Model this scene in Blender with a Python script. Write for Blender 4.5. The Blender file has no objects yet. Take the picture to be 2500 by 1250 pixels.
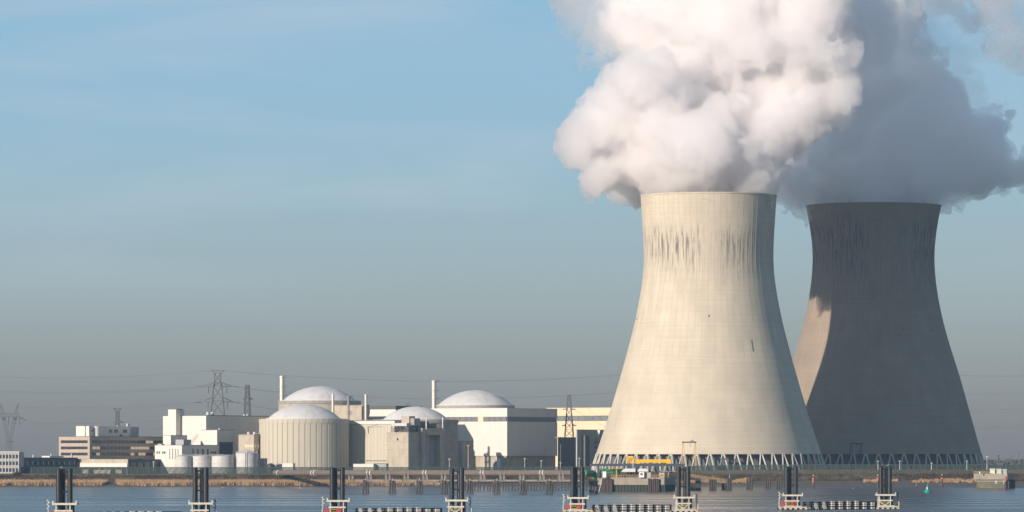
import bpy, math, random
import numpy as np
from mathutils import Vector, Matrix, noise as mnoise

R = math.radians
sc = bpy.context.scene
COL = sc.collection

# ------------------------------------------------------------------ camera
F = 11820.0          # focal length in photograph pixels (photo is 2500 x 1250)
HZ = 1118.0          # photograph row of the horizon
CH = 19.6            # camera height above the low-tide water, metres
cam_d = bpy.data.cameras.new("camera")
cam = bpy.data.objects.new("camera", cam_d)
COL.objects.link(cam)
cam.location = (0, 0, CH)
cam.rotation_euler = (R(90), 0, 0)
cam_d.sensor_width = 36.0
cam_d.lens = 36.0 * F / 2500.0
cam_d.shift_y = (HZ - 625.0) / 2500.0
cam_d.clip_start = 1.0
cam_d.clip_end = 120000.0
sc.camera = cam

# ------------------------------------------------------------------ sky, sun, exposure
SUN_AZ = R(44.0)      # the sun stands behind the camera, this far to its left
SUN_EL = R(16.5)
SKY_STRENGTH = 0.11
to_sun = Vector((-math.sin(SUN_AZ) * math.cos(SUN_EL), -math.cos(SUN_AZ) * math.cos(SUN_EL), math.sin(SUN_EL)))

world = bpy.data.worlds.new("World")
sc.world = world
world.use_nodes = True
nt = world.node_tree
nt.nodes.clear()
wout = nt.nodes.new("ShaderNodeOutputWorld")
bg = nt.nodes.new("ShaderNodeBackground")
sky = nt.nodes.new("ShaderNodeTexSky")
sky.sky_type = 'NISHITA'
sky.sun_disc = False
sky.sun_elevation = SUN_EL
sky.sun_rotation = math.atan2(to_sun.x, to_sun.y)
sky.altitude = 20
sky.air_density = 1.3
sky.dust_density = 0.6
sky.ozone_density = 3.0
# a low layer of grey winter mist along the whole horizon, thinning with elevation all the way round
tc = nt.nodes.new("ShaderNodeTexCoord")
sep = nt.nodes.new("ShaderNodeSeparateXYZ")
nt.links.new(tc.outputs["Generated"], sep.inputs[0])
ramp = nt.nodes.new("ShaderNodeValToRGB")
ramp.color_ramp.interpolation = 'B_SPLINE'
rmap = nt.nodes.new("ShaderNodeMapRange")
rmap.inputs["From Min"].default_value = 0.0
rmap.inputs["From Max"].default_value = 0.35
nt.links.new(sep.outputs["Z"], rmap.inputs["Value"])
nt.links.new(rmap.outputs[0], ramp.inputs[0])
els = ramp.color_ramp.elements
SKY_STOPS = [(0.0, 0.98), (0.1, 0.97), (0.28, 0.92), (0.5, 0.5), (0.8, 0.0)]
els[0].position, els[0].color = SKY_STOPS[0][0], (SKY_STOPS[0][1],) * 3 + (1,)
els[1].position, els[1].color = SKY_STOPS[-1][0], (SKY_STOPS[-1][1],) * 3 + (1,)
for p_, v_ in SKY_STOPS[1:-1]:
    e = els.new(p_)
    e.color = (v_, v_, v_, 1)
# mist colour: mauve grey at the ground, teal grey above
mramp = nt.nodes.new("ShaderNodeValToRGB")
mramp.color_ramp.interpolation = 'B_SPLINE'
nt.links.new(rmap.outputs[0], mramp.inputs[0])
me_ = mramp.color_ramp.elements
MIST = [(0.0, (0.146, 0.136, 0.134)), (0.045, (0.232, 0.230, 0.208)), (0.10, (0.305, 0.362, 0.348)),
        (0.18, (0.258, 0.428, 0.528)), (0.27, (0.200, 0.402, 0.600)), (0.5, (0.17, 0.34, 0.53)), (1.0, (0.12, 0.26, 0.44))]
me_[0].position, me_[0].color = MIST[0][0], MIST[0][1] + (1,)
me_[1].position, me_[1].color = MIST[-1][0], MIST[-1][1] + (1,)
for p_, c_ in MIST[1:-1]:
    e = me_.new(p_)
    e.color = c_ + (1,)
# faint high cirrus streaks, the same all over the sky
cm = nt.nodes.new("ShaderNodeMapping")
cm.inputs["Rotation"].default_value = (0, R(8), 0)
cm.inputs["Scale"].default_value = (7.0, 7.0, 48.0)
nt.links.new(tc.outputs["Generated"], cm.inputs[0])
cn = nt.nodes.new("ShaderNodeTexNoise")
cn.inputs["Scale"].default_value = 1.0
cn.inputs["Detail"].default_value = 6.0
cn.inputs["Roughness"].default_value = 0.55
cn.inputs["Distortion"].default_value = 0.6
nt.links.new(cm.outputs[0], cn.inputs["Vector"])
cr = nt.nodes.new("ShaderNodeMapRange")
cr.inputs["From Min"].default_value = 0.46
cr.inputs["From Max"].default_value = 0.66
cr.inputs["To Max"].default_value = 0.58
nt.links.new(cn.outputs[0], cr.inputs["Value"])
skm = nt.nodes.new("ShaderNodeVectorMath")
skm.operation = 'SCALE'
skm.inputs["Scale"].default_value = SKY_STRENGTH
nt.links.new(sky.outputs[0], skm.inputs[0])
mix1 = nt.nodes.new("ShaderNodeMix")
mix1.data_type = 'RGBA'
nt.links.new(ramp.outputs[0], mix1.inputs["Factor"])
nt.links.new(skm.outputs[0], mix1.inputs[6])
nt.links.new(mramp.outputs[0], mix1.inputs[7])
mix2 = nt.nodes.new("ShaderNodeMix")
mix2.data_type = 'RGBA'
cfade = nt.nodes.new("ShaderNodeMapRange")       # the mist hides the cirrus low down
cfade.interpolation_type = 'SMOOTHSTEP'
cfade.inputs["From Min"].default_value = 0.025
cfade.inputs["From Max"].default_value = 0.06
nt.links.new(sep.outputs["Z"], cfade.inputs["Value"])
cmul = nt.nodes.new("ShaderNodeMath")
cmul.operation = 'MULTIPLY'
nt.links.new(cr.outputs[0], cmul.inputs[0])
nt.links.new(cfade.outputs[0], cmul.inputs[1])
nt.links.new(cmul.outputs[0], mix2.inputs["Factor"])
nt.links.new(mix1.outputs[2], mix2.inputs[6])
mix2.inputs[7].default_value = (0.40, 0.48, 0.54, 1)
nt.links.new(mix2.outputs[2], bg.inputs["Color"])
bg.inputs["Strength"].default_value = 1.0
nt.links.new(bg.outputs[0], wout.inputs["Surface"])

sun_d = bpy.data.lights.new("sun", 'SUN')
sun_d.energy = 5.0
sun_d.angle = R(0.53)
sun_d.color = (1.0, 0.865, 0.74)
sun = bpy.data.objects.new("sun", sun_d)
COL.objects.link(sun)
sun.rotation_euler = to_sun.to_track_quat('Z', 'Y').to_euler()
sun.location = to_sun * 3000

sc.view_settings.view_transform = 'Standard'
sc.view_settings.look = 'None'
sc.view_settings.exposure = 0.27
sc.view_settings.gamma = 1.0
sc.view_settings.use_curve_mapping = False

sc.render.engine = 'CYCLES'
cy = sc.cycles
cy.use_denoising = True
cy.max_bounces = 28
cy.diffuse_bounces = 3
cy.glossy_bounces = 3
cy.transmission_bounces = 4
cy.volume_bounces = 26
cy.transparent_max_bounces = 48
cy.volume_max_steps = 256
cy.use_adaptive_sampling = True
cy.adaptive_threshold = 0.02

# ------------------------------------------------------------------ helpers
def PX(px, D): return (px - 1250.0) * D / F
def PZ(py, D): return CH - (py - HZ) * D / F
def PT(px, py, D): return Vector((PX(px, D), D, PZ(py, D)))
def M_(npx, D): return npx * D / F


class MB:
    """collects shapes, then links them as one mesh object"""
    def __init__(s):
        s.v, s.f = [], []

    def add(s, vs, fs):
        o = len(s.v)
        s.v += [tuple(p) for p in vs]
        s.f += [tuple(i + o for i in f) for f in fs]
        return s

    def box(s, x0, x1, y0, y1, z0, z1):
        return s.add([(x0, y0, z0), (x1, y0, z0), (x1, y1, z0), (x0, y1, z0),
                      (x0, y0, z1), (x1, y0, z1), (x1, y1, z1), (x0, y1, z1)],
                     [(0, 3, 2, 1), (4, 5, 6, 7), (0, 1, 5, 4), (1, 2, 6, 5), (2, 3, 7, 6), (3, 0, 4, 7)])

    def prism(s, pts, z0, z1):
        n = len(pts)
        vs = [(x, y, z0) for x, y in pts] + [(x, y, z1) for x, y in pts]
        fs = [tuple(range(n - 1, -1, -1)), tuple(range(n, 2 * n))]
        fs += [(i, (i + 1) % n, n + (i + 1) % n, n + i) for i in range(n)]
        return s.add(vs, fs)

    def bar(s, a, b, w, h=None, seg=4, r2=None):
        a, b = Vector(a), Vector(b)
        d = b - a
        L = d.length
        if L < 1e-6:
            return s
        d /= L
        up = Vector((0, 0, 1)) if abs(d.z) < 0.95 else Vector((0, 1, 0))
        u = d.cross(up).normalized()
        v = u.cross(d).normalized()
        vs = []
        h = w if h is None else h
        k2 = 1.0 if r2 is None else r2 / w
        if seg == 4:
            ring = [(-.5, -.5), (.5, -.5), (.5, .5), (-.5, .5)]
            ring = [(x * w, y * h) for x, y in ring]
        else:
            ring = [(math.cos(2 * math.pi * i / seg) * w, math.sin(2 * math.pi * i / seg) * h) for i in range(seg)]
        for x, y in ring:
            vs.append(a + u * x + v * y)
        for x, y in ring:
            vs.append(b + u * x * k2 + v * y * k2)
        n = len(ring)
        fs = [tuple(range(n - 1, -1, -1)), tuple(range(n, 2 * n))]
        fs += [(i, (i + 1) % n, n + (i + 1) % n, n + i) for i in range(n)]
        return s.add(vs, fs)

    def cyl(s, x, y, z0, z1, r, seg=16, r2=None):
        r2 = r if r2 is None else r2
        return s.lathe([(0, z0), (r, z0), (r2, z1), (0, z1)], seg, x, y)

    def lathe(s, prof, seg=24, cx=0, cy_=0, a0=0.0, a1=2 * math.pi):
        full = abs(a1 - a0 - 2 * math.pi) < 1e-6
        na = seg if full else seg + 1
        vs, idx = [], []
        for r, z in prof:
            if r < 1e-6 and full:
                vs.append((cx, cy_, z))
                idx.append([len(vs) - 1] * na)
            else:
                row = []
                for i in range(na):
                    a = a0 + (a1 - a0) * i / seg
                    vs.append((cx + r * math.cos(a), cy_ + r * math.sin(a), z))
                    row.append(len(vs) - 1)
                idx.append(row)
        fs = []
        for j in range(len(prof) - 1):
            for i in range(seg):
                i2 = (i + 1) % na
                q = [idx[j][i], idx[j][i2], idx[j + 1][i2], idx[j + 1][i]]
                q2 = []
                for t in q:
                    if t not in q2:
                        q2.append(t)
                if len(q2) >= 3:
                    fs.append(tuple(q2))
        return s.add(vs, fs)

    def tube(s, pts, r, seg=8):
        pts = [Vector(p) for p in pts]
        rings = []
        vs = []
        for i, p in enumerate(pts):
            d = (pts[min(i + 1, len(pts) - 1)] - pts[max(i - 1, 0)]).normalized()
            up = Vector((0, 0, 1)) if abs(d.z) < 0.9 else Vector((1, 0, 0))
            u = d.cross(up).normalized()
            v = u.cross(d).normalized()
            rr = r[i] if isinstance(r, (list, tuple)) else r
            rings.append([len(vs) + k for k in range(seg)])
            for k in range(seg):
                a = 2 * math.pi * k / seg
                vs.append(p + u * math.cos(a) * rr + v * math.sin(a) * rr)
        fs = []
        for i in range(len(pts) - 1):
            for k in range(seg):
                k2 = (k + 1) % seg
                fs.append((rings[i][k], rings[i][k2], rings[i + 1][k2], rings[i + 1][k]))
        fs.append(tuple(rings[0][::-1]))
        fs.append(tuple(rings[-1]))
        return s.add(vs, fs)

    def mesh(s, name, mat, smooth=False):
        me = bpy.data.meshes.new(name)
        me.from_pydata(s.v, [], s.f)
        me.validate()
        if mat is not None:
            me.materials.append(mat)
        if smooth:
            me.shade_smooth()
            try:
                me.set_sharp_from_angle(angle=R(35))
            except Exception:
                pass
        # consistent outward normals
        import bmesh
        bm = bmesh.new()
        bm.from_mesh(me)
        bmesh.ops.recalc_face_normals(bm, faces=bm.faces)
        bm.to_mesh(me)
        bm.free()
        return me

    def build(s, name, mat, parent=None, smooth=False, loc=None):
        return link(name, s.mesh(name, mat, smooth), parent, loc)


def link(name, me, parent=None, loc=None, rz=None):
    o = bpy.data.objects.new(name, me)
    COL.objects.link(o)
    if parent is not None:
        o.parent = parent
    if loc is not None:
        o.location = loc
    if rz is not None:
        o.rotation_euler = (0, 0, rz)
    return o


def empty(name, loc, rz=0.0):
    o = bpy.data.objects.new(name, None)
    COL.objects.link(o)
    o.location = loc
    o.rotation_euler = (0, 0, rz)
    o.empty_display_size = 1.0
    return o


def tag(o, label, cat, group=None):
    o["label"] = label
    o["category"] = cat
    if group:
        o["group"] = group
    return o


def struct(o):
    o["kind"] = "structure"
    return o


# ------------------------------------------------------------------ materials
MATS = {}


def mat(name, col, rough=0.75, var=0.10, scale=0.25, stretch=(1, 1, 1), bump=0.0, metal=0.0, spec=0.3, dirt=None, dirt_amt=0.0, dirt_scale=None):
    """procedural paint / concrete / metal: two octaves of uneven tone, optional streaked grime"""
    if name in MATS:
        return MATS[name]
    m = bpy.data.materials.new(name)
    m.use_nodes = True
    t = m.node_tree
    b = t.nodes["Principled BSDF"]
    tcn = t.nodes.new("ShaderNodeTexCoord")
    mp = t.nodes.new("ShaderNodeMapping")
    mp.inputs["Scale"].default_value = stretch
    t.links.new(tcn.outputs["Object"], mp.inputs[0])
    n1 = t.nodes.new("ShaderNodeTexNoise")
    n1.inputs["Scale"].default_value = scale
    n1.inputs["Detail"].default_value = 7
    n1.inputs["Roughness"].default_value = 0.62
    t.links.new(mp.outputs[0], n1.inputs["Vector"])
    mr = t.nodes.new("ShaderNodeMapRange")
    mr.inputs["From Min"].default_value = 0.28
    mr.inputs["From Max"].default_value = 0.72
    mr.inputs["To Min"].default_value = 1 - var
    mr.inputs["To Max"].default_value = 1 + var
    t.links.new(n1.outputs[0], mr.inputs["Value"])
    vm = t.nodes.new("ShaderNodeVectorMath")
    vm.operation = 'SCALE'
    vm.inputs[0].default_value = col
    t.links.new(mr.outputs[0], vm.inputs["Scale"])
    out = vm.outputs[0]
    if dirt is not None:
        mp2 = t.nodes.new("ShaderNodeMapping")
        mp2.inputs["Scale"].default_value = dirt_scale or (0.5, 0.5, 0.05)
        t.links.new(tcn.outputs["Object"], mp2.inputs[0])
        n2 = t.nodes.new("ShaderNodeTexNoise")
        n2.inputs["Scale"].default_value = 1.0
        n2.inputs["Detail"].default_value = 6
        n2.inputs["Roughness"].default_value = 0.7
        t.links.new(mp2.outputs[0], n2.inputs["Vector"])
        m2 = t.nodes.new("ShaderNodeMapRange")
        m2.inputs["From Min"].default_value = 0.45
        m2.inputs["From Max"].default_value = 0.75
        m2.inputs["To Max"].default_value = dirt_amt
        t.links.new(n2.outputs[0], m2.inputs["Value"])
        mx = t.nodes.new("ShaderNodeMix")
        mx.data_type = 'RGBA'
        t.links.new(m2.outputs[0], mx.inputs["Factor"])
        t.links.new(out, mx.inputs[6])
        mx.inputs[7].default_value = tuple(dirt) + (1,)
        out = mx.outputs[2]
    t.links.new(out, b.inputs["Base Color"])
    b.inputs["Roughness"].default_value = rough
    b.inputs["Metallic"].default_value = metal
    b.inputs["Specular IOR Level"].default_value = spec
    if bump > 0:
        bp = t.nodes.new("ShaderNodeBump")
        bp.inputs["Strength"].default_value = bump
        bp.inputs["Distance"].default_value = 0.3
        t.links.new(n1.outputs[0], bp.inputs["Height"])
        t.links.new(bp.outputs[0], b.inputs["Normal"])
    MATS[name] = m
    return m

# ------------------------------------------------------------------ terrain and water
PLANT_Z = 10.0
def crest_z(px):       # the river dike stands a little higher towards the towers
    t = min(max((px - 1250.0) / 700.0, 0.0), 1.0)
    t = t * t * (3 - 2 * t)
    return 10.1 + 2.35 * t

def bank_profile(px):
    """(depth, height) pairs from the water to the plant behind the dike"""
    t = min(max((px - 1150.0) / 800.0, 0.0), 1.0)
    t = t * t * (3 - 2 * t)
    cz = crest_z(px)
    return [(2350, -3.0), (2520, -0.6), (2600, 0.02 + 0.1 * t), (2700, 1.0 + 0.9 * t), (2790, 2.2 + 1.6 * t), (2825, 3.0 + 1.6 * t),
            (2832, 3.8 + 1.6 * t), (2850, 5.0 + 1.2 * t), (2862, 6.2 + 0.8 * t), (2868, 8.4 + 0.8 * t), (2874, 8.8 + 0.9 * t),
            (2884, cz - .25), (2890, cz), (2897, cz), (2910, PLANT_Z + 0.02), (2925, PLANT_Z)]

def ground_h(x, y):
    px = 1250 + x * F / y
    pr = bank_profile(px)
    if y <= pr[0][0]:
        return pr[0][1]
    for (d0, z0), (d1, z1) in zip(pr, pr[1:]):
        if y <= d1:
            return z0 + (z1 - z0) * (y - d0) / (d1 - d0)
    return PLANT_Z

def build_bank():
    nx = 260
    xs = list(np.linspace(-760, 760, nx))
    xs = [-7000, -4500, -3000, -1300] + xs + [1300, 3000, 4500, 7000]
    rows = []
    base = bank_profile(0)
    deps = [d for d, _ in base]
    dd = []
    for d0, d1 in zip(deps, deps[1:]):
        k = 6 if d0 < 2790 else 3
        dd += [d0 + (d1 - d0) * i / k for i in range(k)]
    dd += [2925, 3200, 3600, 4500, 6000, 7000]
    vs = []
    for d in dd:
        for x in xs:
            z = ground_h(x, min(d, 2925)) if d <= 2925 else PLANT_Z
            if 2560 < d < 2920 and abs(x) < 800:
                amp = 0.25 if d < 2800 else 0.35
                z += amp * (mnoise.noise(Vector((x * .02, d * .05, 1.7))) + .5 * mnoise.noise(Vector((x * .06, d * .12, 5.1))))
            vs.append((x, d, z))
    n = len(xs)
    fs = [(j * n + i, j * n + i + 1, (j + 1) * n + i + 1, (j + 1) * n + i) for j in range(len(dd) - 1) for i in range(n - 1)]
    m = bpy.data.materials.new("riverbank_ground")
    m.use_nodes = True
    t = m.node_tree
    b = t.nodes["Principled BSDF"]
    g = t.nodes.new("ShaderNodeNewGeometry")
    sp = t.nodes.new("ShaderNodeSeparateXYZ")
    t.links.new(g.outputs["Position"], sp.inputs[0])
    nz = t.nodes.new("ShaderNodeTexNoise")
    nz.inputs["Scale"].default_value = 0.05
    nz.inputs["Detail"].default_value = 8
    nz.inputs["Roughness"].default_value = 0.65
    mp = t.nodes.new("ShaderNodeMapping")
    mp.inputs["Scale"].default_value = (0.35, 1.0, 3.0)
    t.links.new(g.outputs["Position"], mp.inputs[0])
    t.links.new(mp.outputs[0], nz.inputs["Vector"])
    ma = t.nodes.new("ShaderNodeMath")
    ma.operation = 'MULTIPLY_ADD'
    t.links.new(nz.outputs[0], ma.inputs[0])
    ma.inputs[1].default_value = 2.4
    t.links.new(sp.outputs["Z"], ma.inputs[2])
    rp = t.nodes.new("ShaderNodeValToRGB")
    mr = t.nodes.new("ShaderNodeMapRange")
    mr.inputs["From Min"].default_value = 0.0
    mr.inputs["From Max"].default_value = 14.0
    t.links.new(ma.outputs[0], mr.inputs["Value"])
    t.links.new(mr.outputs[0], rp.inputs[0])
    e = rp.color_ramp.elements
    stops = [(0.0, (.055, .062, .070)), (0.20, (.085, .088, .090)), (0.33, (.080, .078, .075)), (0.38, (.10, .075, .052)),
             (0.52, (.085, .066, .050)), (0.70, (.11, .085, .062)), (0.80, (.09, .080, .055)), (0.90, (.13, .108, .080)), (1.0, (.10, .092, .075))]
    e[0].position, e[0].color = stops[0][0], stops[0][1] + (1,)
    e[1].position, e[1].color = stops[-1][0], stops[-1][1] + (1,)
    for p_, c_ in stops[1:-1]:
        k = e.new(p_)
        k.color = c_ + (1,)
    t.links.new(rp.outputs[0], b.inputs["Base Color"])
    # wet below the reeds, dry above
    rr = t.nodes.new("ShaderNodeMapRange")
    rr.inputs["From Min"].default_value = 2.4
    rr.inputs["From Max"].default_value = 4.6
    rr.inputs["To Min"].default_value = 0.30
    rr.inputs["To Max"].default_value = 0.95
    t.links.new(sp.outputs["Z"], rr.inputs["Value"])
    t.links.new(rr.outputs[0], b.inputs["Roughness"])
    b.inputs["Specular IOR Level"].default_value = 0.35
    bp = t.nodes.new("ShaderNodeBump")
    bp.inputs["Strength"].default_value = 0.25
    bp.inputs["Distance"].default_value = 0.6
    t.links.new(nz.outputs[0], bp.inputs["Height"])
    t.links.new(bp.outputs[0], b.inputs["Normal"])
    o = MB().add(vs, fs).build("riverbank", m, smooth=True)
    struct(o)
    return o

build_bank()

def build_water():
    m = bpy.data.materials.new("river_water")
    m.use_nodes = True
    t = m.node_tree
    b = t.nodes["Principled BSDF"]
    b.inputs["Base Color"].default_value = (0.052, 0.058, 0.062, 1)
    b.inputs["Roughness"].default_value = 0.22
    b.inputs["IOR"].default_value = 1.33
    g = t.nodes.new("ShaderNodeNewGeometry")
    prev = None
    for sx, sy, strength, dist in ((0.02, 0.06, 0.35, 3.0), (0.22, 0.5, 0.55, 0.55), (0.9, 1.6, 0.5, 0.16)):
        mp = t.nodes.new("ShaderNodeMapping")
        mp.inputs["Scale"].default_value = (sx, sy, 1)
        mp.inputs["Rotation"].default_value = (0, 0, R(12))
        t.links.new(g.outputs["Position"], mp.inputs[0])
        n = t.nodes.new("ShaderNodeTexNoise")
        n.inputs["Scale"].default_value = 1
        n.inputs["Detail"].default_value = 4
        n.inputs["Distortion"].default_value = 0.4
        t.links.new(mp.outputs[0], n.inputs["Vector"])
        bp = t.nodes.new("ShaderNodeBump")
        bp.inputs["Strength"].default_value = strength
        bp.inputs["Distance"].default_value = dist
        t.links.new(n.outputs[0], bp.inputs["Height"])
        if prev is not None:
            t.links.new(prev, bp.inputs["Normal"])
        prev = bp.outputs[0]
    t.links.new(prev, b.inputs["Normal"])
    # slick and ruffled lanes lie along the stream
    mp = t.nodes.new("ShaderNodeMapping")
    mp.inputs["Scale"].default_value = (0.004, 0.035, 1)
    t.links.new(g.outputs["Position"], mp.inputs[0])
    n = t.nodes.new("ShaderNodeTexNoise")
    n.inputs["Detail"].default_value = 5
    n.inputs["Scale"].default_value = 1
    t.links.new(mp.outputs[0], n.inputs["Vector"])
    r2 = t.nodes.new("ShaderNodeMapRange")
    r2.inputs["From Min"].default_value = 0.35
    r2.inputs["From Max"].default_value = 0.7
    r2.inputs["To Min"].default_value = 0.38
    r2.inputs["To Max"].default_value = 0.10
    t.links.new(n.outputs[0], r2.inputs["Value"])
    t.links.new(r2.outputs[0], b.inputs["Roughness"])
    mb = MB()
    xs = [-7000, -3000, -900, 900, 3000, 7000]
    ys = [-1500, 0, 900, 1500, 2000, 2400, 2640]
    vs = [(x, y, 0.0) for y in ys for x in xs]
    k = len(xs)
    fs = [(j * k + i, j * k + i + 1, (j + 1) * k + i + 1, (j + 1) * k + i) for j in range(len(ys) - 1) for i in range(k - 1)]
    struct(mb.add(vs, fs).build("river_water", m))

build_water()

# ------------------------------------------------------------------ cooling towers
def concrete_tower_mat(name, base, stain_z, stain_h, seed, stain_amt, bay_min=.08):
    m = bpy.data.materials.new(name)
    m.use_nodes = True
    t = m.node_tree
    b = t.nodes["Principled BSDF"]
    L = t.links.new
    def N(kind): return t.nodes.new(kind)
    def math_(op, a=None, b_=None, c=None):
        n = N("ShaderNodeMath")
        n.operation = op
        for i, q in enumerate((a, b_, c)):
            if q is None: continue
            if isinstance(q, (int, float)): n.inputs[i].default_value = q
            else: L(q, n.inputs[i])
        return n.outputs[0]
    tcn = N("ShaderNodeTexCoord")
    sp = N("ShaderNodeSeparateXYZ")
    L(tcn.outputs["Object"], sp.inputs[0])
    ang = math_('ARCTAN2', sp.outputs["Y"], sp.outputs["X"])
    u = math_('MULTIPLY', ang, 70 / (2 * math.pi))
    z = sp.outputs["Z"]
    def comb(a, b_, c):
        n = N("ShaderNodeCombineXYZ")
        for i, q in enumerate((a, b_, c)):
            if isinstance(q, (int, float)): n.inputs[i].default_value = q
            else: L(q, n.inputs[i])
        return n.outputs[0]
    def noise(vec, scale=1.0, detail=5, rough=.6):
        n = N("ShaderNodeTexNoise")
        n.inputs["Scale"].default_value = scale
        n.inputs["Detail"].default_value = detail
        n.inputs["Roughness"].default_value = rough
        L(vec, n.inputs["Vector"])
        return n.outputs[0]
    def rng(v, a, b_, c=0.0, d=1.0, smooth=False):
        n = N("ShaderNodeMapRange")
        if smooth: n.interpolation_type = 'SMOOTHSTEP'
        n.inputs["From Min"].default_value = a
        n.inputs["From Max"].default_value = b_
        n.inputs["To Min"].default_value = c
        n.inputs["To Max"].default_value = d
        L(v, n.inputs["Value"])
        return n.outputs[0]
    # general tone: blotches, horizontal lift joints of the climbing formwork
    blot = rng(noise(comb(math_('MULTIPLY', u, .35), math_('MULTIPLY', z, .05), seed), 1.0, 7, .6), .3, .7, .90, 1.08)
    lift = rng(noise(comb(math_('MULTIPLY', u, .06), math_('MULTIPLY', z, .75), seed + 3), 1.0, 3, .6), .35, .7, .94, 1.04)
    per = rng(noise(comb(math_('FLOOR', u), math_('MULTIPLY', z, .02), seed + 9), 2.3, 2, .5), .3, .7, .95, 1.05)
    tone = math_('MULTIPLY', math_('MULTIPLY', blot, lift), per)
    # run-off streaks below the rim, in a ring and bay by bay
    st1 = noise(comb(math_('MULTIPLY', u, 2.6), math_('MULTIPLY', z, .055), seed + 5), 1.0, 6, .72)
    st1 = rng(st1, .44, .60, 0, 1, True)
    wob = math_('MULTIPLY', math_('SUBTRACT', noise(comb(math_('MULTIPLY', u, .55), 0.0, seed + 7), 1.0, 4, .7), .5), 16.0)
    zz = math_('ADD', z, wob)
    top = rng(zz, stain_z + stain_h * .15, stain_z + stain_h * .62, 1, 0, True)
    bot = rng(zz, stain_z - stain_h * .95, stain_z + stain_h * .15, 0, 1, True)
    az = rng(noise(comb(math_('MULTIPLY', u, .10), seed, 0.0), 1.0, 3, .5), .36, .58, .10, 1, True)
    # within a bay the stain hugs one side of the rib
    fr = math_('FRACT', u)
    bay = rng(math_('ABSOLUTE', math_('SUBTRACT', fr, .45)), .24, .47, 1, bay_min, True)
    stain = math_('MULTIPLY', math_('MULTIPLY', math_('MULTIPLY', top, bot), math_('MULTIPLY', st1, az)), math_('MULTIPLY', bay, stain_amt))
    # thin dark joints beside each rib
    jn = rng(math_('ABSOLUTE', math_('SUBTRACT', fr, .5)), .44, .50, 0, .22, True)
    jz = rng(noise(comb(math_('MULTIPLY', u, 1.0), math_('MULTIPLY', z, .03), seed + 11), 1.0, 4, .6), .35, .65, .2, 1)
    jn = math_('MULTIPLY', math_('MULTIPLY', jn, jz), rng(z, 25, 115, .15, 1))
    # a few scuffed rings near the rim
    rs = noise(comb(math_('MULTIPLY', u, .25), math_('MULTIPLY', z, 1.1), seed + 15), 1.0, 5, .7)
    rs = math_('MULTIPLY', rng(rs, .56, .68, 0, .35, True), rng(z, stain_z + stain_h * .5, stain_z + stain_h * 1.0, 0, 1))
    allst = math_('MINIMUM', math_('ADD', math_('ADD', stain, jn), rs), 0.92)
    vm = N("ShaderNodeVectorMath"); vm.operation = 'SCALE'
    vm.inputs[0].default_value = base
    L(tone, vm.inputs["Scale"])
    mx = N("ShaderNodeMix"); mx.data_type = 'RGBA'
    L(allst, mx.inputs["Factor"]); L(vm.outputs[0], mx.inputs[6])
    mx.inputs[7].default_value = (.055, .055, .062, 1)
    L(mx.outputs[2], b.inputs["Base Color"])
    b.inputs["Roughness"].default_value = 0.9
    b.inputs["Specular IOR Level"].default_value = 0.15
    bp = N("ShaderNodeBump"); bp.inputs["Strength"].default_value = 0.25; bp.inputs["Distance"].default_value = .3
    L(lift, bp.inputs["Height"]); L(bp.outputs[0], b.inputs["Normal"])
    return m

leg_mat = mat("tower_leg_concrete", (.46, .43, .37), .85, .10, .5, dirt=(.16, .15, .14), dirt_amt=.5, dirt_scale=(.6, .6, .15))
basin_mat = mat("tower_fill_screen", (.105, .11, .115), .9, .15, .6, dirt=(.30, .29, .28), dirt_amt=.55, dirt_scale=(.9, .9, .12))
steel_dark = mat("dark_steel", (.05, .052, .055), .55, .15, 1.0, metal=.3)

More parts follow.
